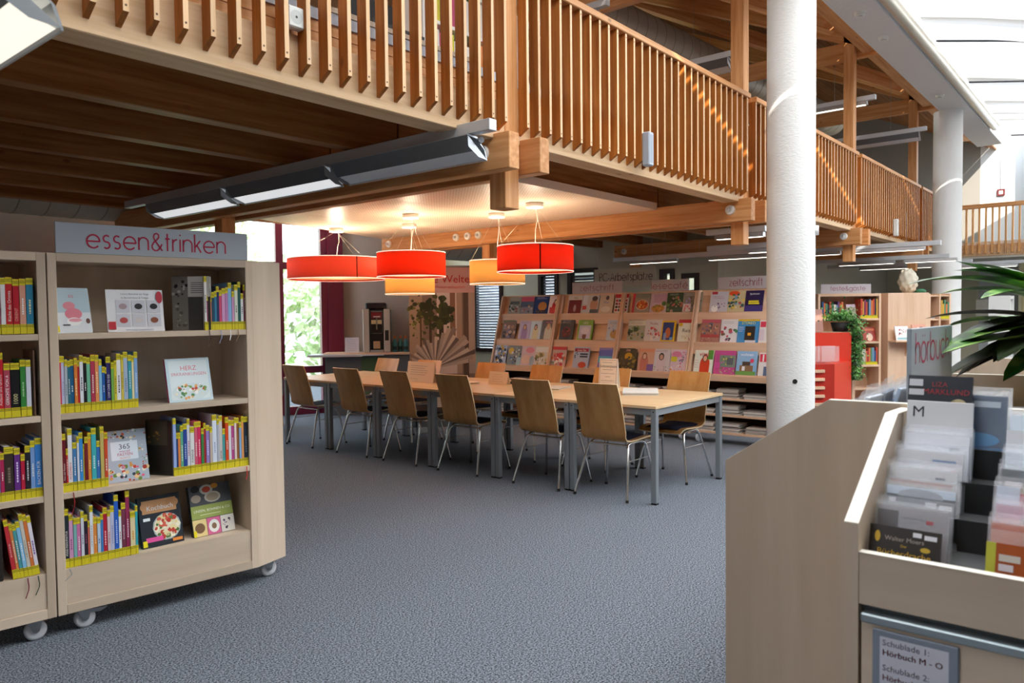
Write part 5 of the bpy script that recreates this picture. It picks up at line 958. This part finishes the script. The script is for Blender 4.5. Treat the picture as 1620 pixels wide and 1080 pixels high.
MB().prism([(-.03, .86), (-.59, 1.08), (-.59, 1.07), (-.03, .85)], 'x', .028, 2.3, BLACK).obj('tray_floor', ru)
rr = random.Random(11)
SLV = ('#b9cfec', '#a8c2e6', '#c8d8ee', '#9fb6d8', '#d4e0f0')
for r_ in range(5):
    for k in range(11):
        x = 2.235+.05+.165*r_; y = .998-.03-.034*k; z = .795+.025*k
        big = k > 6
        mwx = Matrix.Translation((x+rr.uniform(-.006, .006), y, z)) @ Matrix.Rotation(math.radians(14+rr.uniform(-3, 3)), 4, 'X') @ Matrix.Rotation(math.radians(rr.uniform(-4, 4)), 4, 'Z')
        o = MB().box(0, .135, 0, .010, 0, .15+.01*big, mat(('#e4eefb', '#5a7090', '#c4d6ee', '#f0f5fc', '#3c4e64')[(k+r_) % 5], .3)).obj('audiobook_case', None, mwx, label='audiobook sleeve in the rear browser, %s from the front in the %s cross row' % (ORD[k], ORD[r_]), cat='audiobook', group='audiobooks in the rear browser')
        mb = MB(); h2 = .19+rr.uniform(0, .012); mb.box(-.004, .145, -.004, -.0036, 0, h2, SLEEVE); mb.box(-.004, .145, .0125, .013, 0, h2+.004, SLEEVE); mb.obj('clear_sleeve', o)
sign_board('shelf_sign', Matrix.Translation((2.34, .50, 1.19)), .58, .205, .012, 'hörbuch', .05, .52, .105, .058, mat('#a3244a', .5), mat('#98a3ae', .4), 'slate grey sign reading hörbuch standing on the rear audiobook browser', .12)
# third unit further right/back with its own sign
tu = empty('audiobook_browser', (4.62, .55, 0), 'pale audiobook browser half hidden behind the striped plant', 'browser unit', 'audiobook browsers')
for x in (0, .55, 1.1): MB().prism([(0, 0), (0, .98), (-.3, 1.15), (-.8, 1.15), (-.8, 0)], 'x', x, x+.03, mat('#d8ccb4', .5)).obj('end_panel', tu)
MB().box(.03, 1.1, -.8, -.01, .3, .9, mat('#cbbfa8', .5)).obj('tray_body', tu)
for k in range(7): 
    mwx = Matrix.Translation((4.68+.02*k, .50-.035*k, .93+.02*k)); MB().box(0, .14, 0, .012, 0, .2, mat(('#2c3a4c', '#46566c', '#1f2a38')[k % 3], .3)).obj('audiobook_case', None, mwx, label='dark audiobook case in the browser behind the plant, %s from the front' % ORD[k], cat='audiobook', group='dark audiobooks behind the plant')
sign_board('shelf_sign', Matrix.Translation((5.0, .50, 1.15)), .62, .25, .012, 'hörbuch', .05, .55, .10, .06, mat('#7a3a52', .5), mat('#6d7684', .4), 'second hörbuch sign farther back behind the plant leaves', .12)

# striped plant at the right edge
pl = empty('striped_dracaena', (3.25, .155, .98), 'broad leaved striped green plant at the right edge', 'plant')
MB().lathe([(.0, 0), (.10, 0), (.13, .2), (.12, .2), (.11, .17), (0, .17)], (0, 0, 0), mat('#3a3d42', .5), 24).obj('pot', pl)
MB().cyl((0, 0, .17), (.01, 0, .42), .016, mat('#4a4a30', .8), 8, .012).obj('stem', pl)
def leaf(az, el, L, wd_, m, base=.36, curl=.9, side_m=None):
    n = 9; vs = []; d = Vector((math.cos(az), math.sin(az), 0)); s = Vector((-d.y, d.x, 0)); p = Vector((0, 0, base)); e = el
    for i in range(n+1):
        t = i/n; w = wd_*math.sin(math.pi*min(1, (t*.93+.07)))**.75*(1 if t < 1 else 0); up = Vector((-d.x*math.sin(e), -d.y*math.sin(e), math.cos(e))); w *= 1.9
        vs += [p+s*w+up*w*.2, p+s*w*.3+up*.0, p-s*w*.3, p-s*w+up*w*.2]; p = p+(d*math.cos(e)+Vector((0, 0, math.sin(e))))*L/n; e -= curl/n
    mb = MB(); q = [(4*i+j, 4*i+j+1, 4*i+j+5, 4*i+j+4) for i in range(n) for j in range(3)]
    mid = side_m or m
    mb.add(vs, [f_ for k, f_ in enumerate(q) if k % 3 != 1], m, True); mb.add(vs, [f_ for k, f_ in enumerate(q) if k % 3 == 1], mid, True); mb.obj('leaf', pl)
PALE = mat('#9cc86a', .35); MIDG = mat('#3f8a2c', .35)
for az, el, L_, w_, m_, c_, sm_ in ((2.30, .62, .62, .034, LEAF, .9, MIDG), (2.55, .28, .58, .04, LEAF, .6, PALE), (2.42, .02, .52, .04, LEAF, .35, PALE), (2.2, -.12, .5, .034, LEAFD, .5, None), (2.0, 1.05, .5, .034, LEAF, .8, MIDG), (2.8, .9, .42, .034, LEAF, 1.0, PALE),
                              (2.7, -.05, .46, .04, LEAFD, .5, None), (1.7, .35, .46, .04, LEAFD, .6, None), (3.0, .25, .4, .045, LEAFD, .8, None), (3.3, .6, .4, .04, LEAFD, .8, None), (2.45, .45, .36, .045, LEAFD, 1.2, None), (2.1, .35, .38, .045, LEAFD, 1.3, None), (3.6, .2, .4, .04, LEAF, .9, MIDG), (1.3, .5, .45, .04, LEAF, .9, PALE), (.6, .5, .45, .04, LEAF, .9, PALE), (-.5, .5, .4, .04, LEAFD, .9, None), (-1.4, .4, .4, .04, LEAF, .9, MIDG), (2.6, 1.25, .3, .035, LEAFD, 1.0, None), (1.95, -.3, .36, .04, LEAFD, .3, None), (2.9, -.35, .34, .04, LEAFD, .3, None), (2.5, -.4, .36, .035, LEAF, .2, MIDG), (2.35, .8, .5, .036, LEAF, .9, MIDG), (2.65, .5, .5, .036, LEAF, .8, PALE), (2.25, .2, .42, .04, LEAFD, .7, None), (1.5, .9, .4, .04, LEAF, .8, MIDG), (3.1, -.1, .36, .04, LEAFD, .5, None), (2.15, -.2, .42, .04, LEAFD, .4, None), (1.8, .1, .4, .04, LEAFD, .6, None), (1.9, .7, .45, .038, LEAF, 1.0, MIDG)):
    leaf(az, el, L_*1.08, w_, m_, .36+random.uniform(-.06, .08), c_, sm_)

# ------------------------------------------------------------------ coffee corner, banner
CF = frame((7.0, 8.81, 0), -45)
o = link('coffee_counter', None, None, CF, 'grey counter with wooden top carrying the coffee machine', 'counter'); o.empty_display_size = .05
MB().box(-.4, .8, .05, .38, 0, .86, mat('#6f757a', .6)).obj('cabinet_body', o); MB().bbox(-.42, .82, 0, .39, .87, .905, BEECH['x'], .003).obj('counter_top', o)
MB().box(-.62, .14, -.12, .3, .855, .885, mat('#d2d6dc', .4)).obj('side_tray', o); MB().box(.12, .48, .02, .035, .25, .84, mat('#5a7a58', .5)).obj('poster_panel', o); MB().box(.12, .45, -.14, .03, .868, .874, mat('#dbe6f4', .4)).obj('tray_cloth', o)
cm = link('coffee_machine', None, None, CF @ Matrix.Translation((.15, .05, .907)), 'tall chrome and black coffee machine on the counter', 'coffee machine'); cm.empty_display_size = .05
MB().bbox(.005, .385, .04, .4, 0, .62, mat('#1e1f22', .3), .01).obj('body', cm); MB().bbox(.03, .33, .06, .36, .62, .72, mat('#202125', .25), .02).obj('bean_hopper', cm)
for a in (0, .30): MB().bbox(a, a+.09, -.02, .06, 0, .63, mat('#d8d2ca', .25, .35), .006).obj('chrome_pillar', cm)
q = MB().bbox(.105, .285, .0, .03, .27, .60, mat('#c8c8cc', .2, .9), .02); q.obj('door_frame', cm)
q = MB().box(.115, .275, -.003, .001, .28, .585, mat('#2a2422', .2)); q.quad((.12, -.0035, .49), (.27, -.0035, .49), (.27, -.0035, .58), (.12, -.0035, .58), mat('#7a1c24', .3)); q.quad((.15, -.004, .51), (.25, -.004, .51), (.25, -.004, .525), (.15, -.004, .525), mat('#f0e0d8')); q.quad((.12, -.0035, .41), (.27, -.0035, .41), (.27, -.0035, .47), (.12, -.0035, .47), mat('#e0c898')); q.box(.19, .205, -.012, -.003, .33, .5, CHROME); q.obj('display', cm)
MB().bbox(.10, .29, -.01, .04, .0, .035, mat('#b8b8bc', .3, .6), .004).obj('drip_tray', cm); MB().bbox(.145, .245, -.005, .04, .05, .16, mat('#b89a78', .4), .006).obj('cup_window', cm)
MB().box(.315, .37, -.024, -.019, .17, .32, BLACK).obj('keypad', cm)
for k in range(3):
    b = MB(); b.lathe([(0, 0), (.033, 0), (.035, .02), (.035, .13), (.018, .18), (.013, .2), (0, .2)], (0, 0, 0), mat('#4f8f94', .25), 16); b.lathe([(.0355, .03), (.0355, .08)], (0, 0, 0), mat('#1c3a3c', .4), 16)
    bo = b.obj('bottle', None, CF @ Matrix.Translation((.60+.08*k, .12+.05*(k % 2), .906)), label='teal bottle beside the coffee machine, %s from it' % ORD[k], cat='bottle', group='bottles by the coffee machine'); MB().cyl((0, 0, .195), (0, 0, .235), .016, mat('#c8763a', .5), 12).obj('cap', bo)
display(CF @ Matrix.Translation((-.12, .1, .886)), .2, .24, .004, '#e2e0ee', [('l', .12, .15, .88, .9, '#9a96b8', 7)], 'small white notice leaning left of the coffee machine', 'notice', 6)
BF = frame((6.72, 7.30, 0), -50)
o = link('rollup_banner', None, None, BF, 'roll-up banner with open book, fig branches and the words neue Welten', 'banner'); o.empty_display_size = .05
MB().bbox(0, .85, -.06, .1, 0, .09, STEEL, .008).obj('base', o); MB().box(0, .85, .015, .02, .09, 2.06, mat('#d8b4bc', .55)).obj('fabric', o); MB().cyl((0, .018, 2.06), (.85, .018, 2.06), .012, STEEL, 10).obj('top_bar', o)
q = MB(); W_, H_ = .85, 1.97
panel_print(q, W_, H_, [('r', 0, 0, 1, .83, '#8a7872'), ('r', .42, .3, .72, .83, '#dcd2d6'), ('r', .0, .4, .2, .83, '#a8988c'), ('r', .62, .5, .70, .83, '#8a6a5a'), ('r', .72, .3, .80, .83, '#b09a90'), ('r', .82, .2, .9, .83, '#5a4a48'), ('r', .9, .3, 1, .83, '#b8a8a4'), ('r', .16, .46, .19, .72, '#5a463c'), ('r', .3, .46, .34, .78, '#4a3a34'), ('r', .45, .46, .52, .7, '#3a2e2c'),
 ('s', .42, .70, .24, .11, ('#37412c', '#2c3524', '#46502f', '#303a28'), 60), ('s', .12, .72, .14, .1, ('#4a5232', '#37412c', '#6a7440'), 26), ('s', .06, .58, .08, .06, ('#7a8a3c', '#46502f'), 10), ('s', .3, .56, .14, .05, ('#46502f', '#5a6438'), 12), ('s', .62, .66, .08, .06, ('#4c5a38', '#3a4430'), 10),
 ('r', 0, 0, 1, .24, '#4a4240'), ('r', .06, .1, .16, .22, '#d8d0cc'), ('r', .4, .08, .56, .2, '#cfc8c4'), ('r', .62, .1, .72, .23, '#e4dedc'), ('t', .56, .895, .072, '#c01820', 'neue Welten'), ('t', .52, .86, .026, '#d85a68', 'In neue Welten eintauchen')], -.001, (0, .015, .09)); q.obj('print', o)
q = MB()
for k in range(26):   # open book fanned pages, printed on the banner
    a = math.radians(172-6.6*k); r0 = .40+.05*math.sin(k*1.7); c = ('#bdb4b4', '#8a8082', '#cfc6c4', '#6a6062', '#a89e9e')[k % 5]; cx, cz = .34, .76; L_ = r0*(1.2 if k > 13 else .8)
    x1, z1 = cx+L_*math.cos(a), cz+.03+L_*.95*abs(math.sin(a))+.03; a2 = a-math.radians(7); x2, z2 = cx+L_*math.cos(a2), cz+.03+L_*.95*abs(math.sin(a2))+.03
    q.add([(cx-.02, .0085-.00004*k, cz), (min(max(x1, .005), .845), .0085-.00004*k, z1), (min(max(x2, .005), .845), .0085-.00004*k, z2), (cx+.03, .0085-.00004*k, cz)], [(0, 1, 2, 3)], mat(c, .6))
q.obj('book_print', o)

# ------------------------------------------------------------------ far shelves beyond the near column
import itertools
FA = Vector((10.75, 3.46)); FB = Vector((11.33, 2.80)); FF = frame((FA.x, FA.y, 0), math.degrees(math.atan2(FB.y-FA.y, FB.x-FA.x))); fw = (FB-FA).length
bookcase(FF, fw, .34, 1.672, .08, (1.33, 1.01, .69, .37), None, 'beech bookcase under the feste&gäste sign beyond the near column', 'far bookcases', BEECH, .03)
sign_board('shelf_sign', FF @ Matrix.Translation((.06, .05, 1.673)), .70, .13, .012, 'feste&gäste', .13, .62, .042, .042, mat('#8a3050', .5), SIGNP, 'grey sign reading feste&gäste on the far bookcase', .13)
PALS = ['#c8503a', '#3a5a8a', '#d8a84a', '#5a8a6a', '#8a3a5a', '#e0d8c8', '#2a3440', '#d87a4a', '#7a9ab8', '#c8c0b0', '#6a4a7a', '#b03040']
def frow(F, s0, s1, z, n, seed, where, hmax=.24):
    r2 = random.Random(seed); row(F, s0, s1, z, [(r2.uniform(.8, 1.4), hmax*r2.uniform(.78, 1), r2.choice(PALS)) for _ in range(n)], where, 'books on the far shelves', .18)
frow(FF, .06, .36, 1.331, 11, 1, 'in upper left row under the feste&gäste sign'); frow(FF, .60, fw-.04, 1.331, 10, 2, 'in upper right row under the feste&gäste sign', .27)
frow(FF, .62, fw-.04, .691, 9, 3, 'on the third shelf under the feste&gäste sign'); frow(FF, .06, .5, .371, 14, 4, 'on the lowest shelf under the feste&gäste sign')
display(FF @ Matrix.Translation((.43, .05, 1.331)), .13, .2, .02, '#9a927c', [('r', 0, .8, 1, 1, '#c8b4c0'), ('s', .5, .4, .4, .35, ('#7a745c', '#b8b09a'), 10)], 'olive book displayed on the upper shelf under the feste&gäste sign')
display(FF @ Matrix.Translation((.66, .05, 1.011)), .18, .2, .02, '#a83c30', [('e', .5, .3, .25, .28, '#e8c8b0'), ('r', .1, .75, .9, .9, '#d87a5a')], 'red book displayed on the second shelf under the feste&gäste sign')
GA = Vector((11.4, 2.72)); GB = Vector((12.05, 2.08)); GF = frame((GA.x, GA.y, 0), math.degrees(math.atan2(GB.y-GA.y, GB.x-GA.x))); gl = (GB-GA).length
o = link('display_shelf', None, None, GF, 'beech shelf end with a narrow display ledge, right of the feste&gäste case', 'shelf unit'); o.empty_display_size = .05
MB().bbox(0, gl*.66, .02, .5, 0, 1.675, BEECH['z'], .003).obj('closed_side', o)
x0 = gl*.66
for a in (x0, x0+.15, x0+.30): MB().box(a, a+.022, .02, .5, 0, 1.66, BEECH['z']).obj('upright', o)
for z in (.1, .4, .7, 1.0, 1.31, 1.64): MB().box(x0+.022, x0+.30, .03, .48, z-.02, z, BEECH['x']).obj('shelf', o)
MB().box(x0, x0+.32, .46, .48, .06, 1.66, BEECH['z']).obj('back_panel', o)
MB().bbox(.0, .58, -.16, .02, 1.0, 1.022, BEECH['x'], .002).obj('display_ledge', o); MB().prism([(-.14, 1.0), (.02, 1.0), (.02, .8)], 'x', .25, .27, BEECH['z']).obj('ledge_bracket', o)
frow(GF, x0+.175, x0+.295, 1.311, 5, 8, 'in the compartment right of the display ledge', .26)
paper_stack('leaflet_pile', *(GF @ Vector((x0+.085, .2, 1.312))), .1, .2, 4, -44, 'small pile of leaflets in the compartment beside the narrow book row', 'leaflets')
display(GF @ Matrix.Translation((.05, -.1, 1.023)), .19, .2, .015, '#e8e4e4', [('s', .5, .6, .34, .25, ('#d88a90', '#3a2a2c', '#c85a6a', '#e8c8b4'), 16), ('r', .1, .05, .9, .2, '#9ac0c8')], 'white picture book with pink figures on the display ledge')
display(GF @ Matrix.Translation((.30, -.1, 1.023)), .2, .22, .015, '#d89a84', [('s', .5, .5, .42, .42, ('#b85a4a', '#7a3a3a', '#e8c8b4', '#d8704a'), 22), ('r', .0, .0, .14, .12, '#e9d716')], 'reddish picture book on the display ledge')
# white papier-mache sculpture on top
sc_ = empty('papier_sculpture', (12.02, 2.62, 1.676), 'knobbly white papier-mache sculpture on top of the far shelf', 'sculpture'); mb = MB(); n1, n2 = 26, 18; vs = []; rr = random.Random(5)
for i in range(n2+1):
    for j in range(n1):
        th_ = math.pi*i/n2; ph = 2*math.pi*j/n1; r_ = (.14+.014*math.sin(7*th_+5*ph)+.012*math.cos(8*ph-5*th_)+rr.uniform(-.006, .006)); vs.append((r_*.85*math.sin(th_)*math.cos(ph), r_*.85*math.sin(th_)*math.sin(ph), .17+r_*1.18*math.cos(th_)))
mb.add(vs, [(i*n1+j, i*n1+(j+1) % n1, (i+1)*n1+(j+1) % n1, (i+1)*n1+j) for i in range(n2) for j in range(n1)], mat('#ddd6c4', .9), True); mb.obj('crumpled_body', sc_)
MB().lathe([(0, 0), (.06, .0), (.08, .03), (.04, .06), (0, .06)], (.16, -.13, 0), mat('#3f7a5a', .6), 12).obj('green_base', sc_)
# red seat and shelf unit with hanging plant
RF = frame((9.6, 3.15, 0), -50)
o = link('red_counter', None, None, RF, 'bright red counter with upright back panel beside the near column', 'counter'); o.empty_display_size = .05; RED = mat('#d63c26', .45)
MB().bbox(-.12, .62, .32, .36, 0, 1.16, RED, .003).obj('back_panel', o); MB().bbox(-.12, .16, -.25, .32, .0, .80, mat('#b02a1a', .45), .003).obj('drawer_block', o); MB().prism([(.16, -.25), (.62, .32), (.16, .32)], 'z', 0, .80, RED).obj('angled_block', o)
for k in range(6): MB().bbox(-.14, .03, -.29, -.25, .20+.1*k, .235+.1*k, BEECH['x'], .002).obj('wooden_slat', o)
mb = MB()
for a, b in ((-.08, .12), (.14, .36)): 
    for y_ in (0.08, .2): mb.box(a, b, y_, y_+.004, .803, 1.0, ACRYL)
    mb.box(a, b, .084, .2, .803, .806, ACRYL)
mb.obj('acrylic_holder', None, RF, label='clear acrylic leaflet holder standing on the red counter', cat='leaflet holder')
iv = link('trailing_plant', None, None, RF @ Matrix.Translation((.66, .42, 1.17)), 'bushy trailing green plant hanging down beside the red counter', 'plant'); iv.empty_display_size = .05
MB().lathe([(0, 0), (.09, 0), (.12, .12), (0, .12)], (-.12, .05, 0), mat('#2c2a28', .6), 16).obj('pot', iv); mb = MB(); rr = random.Random(9)
MB().box(-.62, .12, -.03, .3, -.03, -.002, BEECH['x']).obj('plant_board', iv); MB().box(.06, .1, .1, .28, -1.17, -.03, BEECH['z']).obj('stand', iv)
for k in range(2600):
    t = rr.random()
    if t < .25: c = Vector((-.13+rr.gauss(0, .10), rr.gauss(0, .07), .14+abs(rr.gauss(0, .07))))
    else: z_ = rr.uniform(-.62, .16); c = Vector((.03+rr.gauss(0, .05), -.04+rr.gauss(0, .05), z_))
    e = .019; u = Vector((rr.uniform(-1, 1), rr.uniform(-1, 1), rr.uniform(-1, 1))).normalized(); v = u.orthogonal().normalized()
    mb.add([c-u*e, c+v*e*.7, c+u*e, c-v*e*.7], [(0, 1, 2, 3)], IVY)
s_ = mb.obj('foliage', iv); s_['kind'] = 'stuff'
display(RF @ Matrix.Translation((-.1, .3, 1.165)), .16, .24, .02, '#24262c', [('r', .1, .1, .9, .9, '#30333a')], 'black framed board standing on the red counter back', 'board', 4)
display(RF @ Matrix.Translation((.08, .36, 1.165)), .2, .3, .01, '#b98a7c', [], 'pinkish brown board behind the potted plant', 'board', 10)
# far right: white shelf, notices, boxes on the cream wall
o = empty('white_shelf', (14.6, 1.98, 0), 'tall narrow white shelf just right of the far column', 'shelf unit')
for a in (0, .42): MB().box(a, a+.03, -.3, 0, 0, 1.65, WHITE).obj('upright', o)
for z in (.1, .5, .9, 1.28, 1.62): MB().box(.03, .42, -.3, 0, z-.025, z, WHITE).obj('shelf', o)
o = MB().box(0, .02, -.62, 0, 0, .36, mat('#efeadb')).obj('wall_notice', None, Matrix.Translation((19.6, 2.9, 1.28)), label='white notice with two small pictures on the far wall', cat='notice'); q = MB()
for k in range(2): q.box(-.002, 0, -.5+.18*k, -.38+.18*k, .06, .14, mat('#3a3a40'))
q.obj('print', o)
MB().box(19.5, 19.9, 2.05, 2.1, 0, 2.42, CREAM).obj('trim_2', kind='structure')
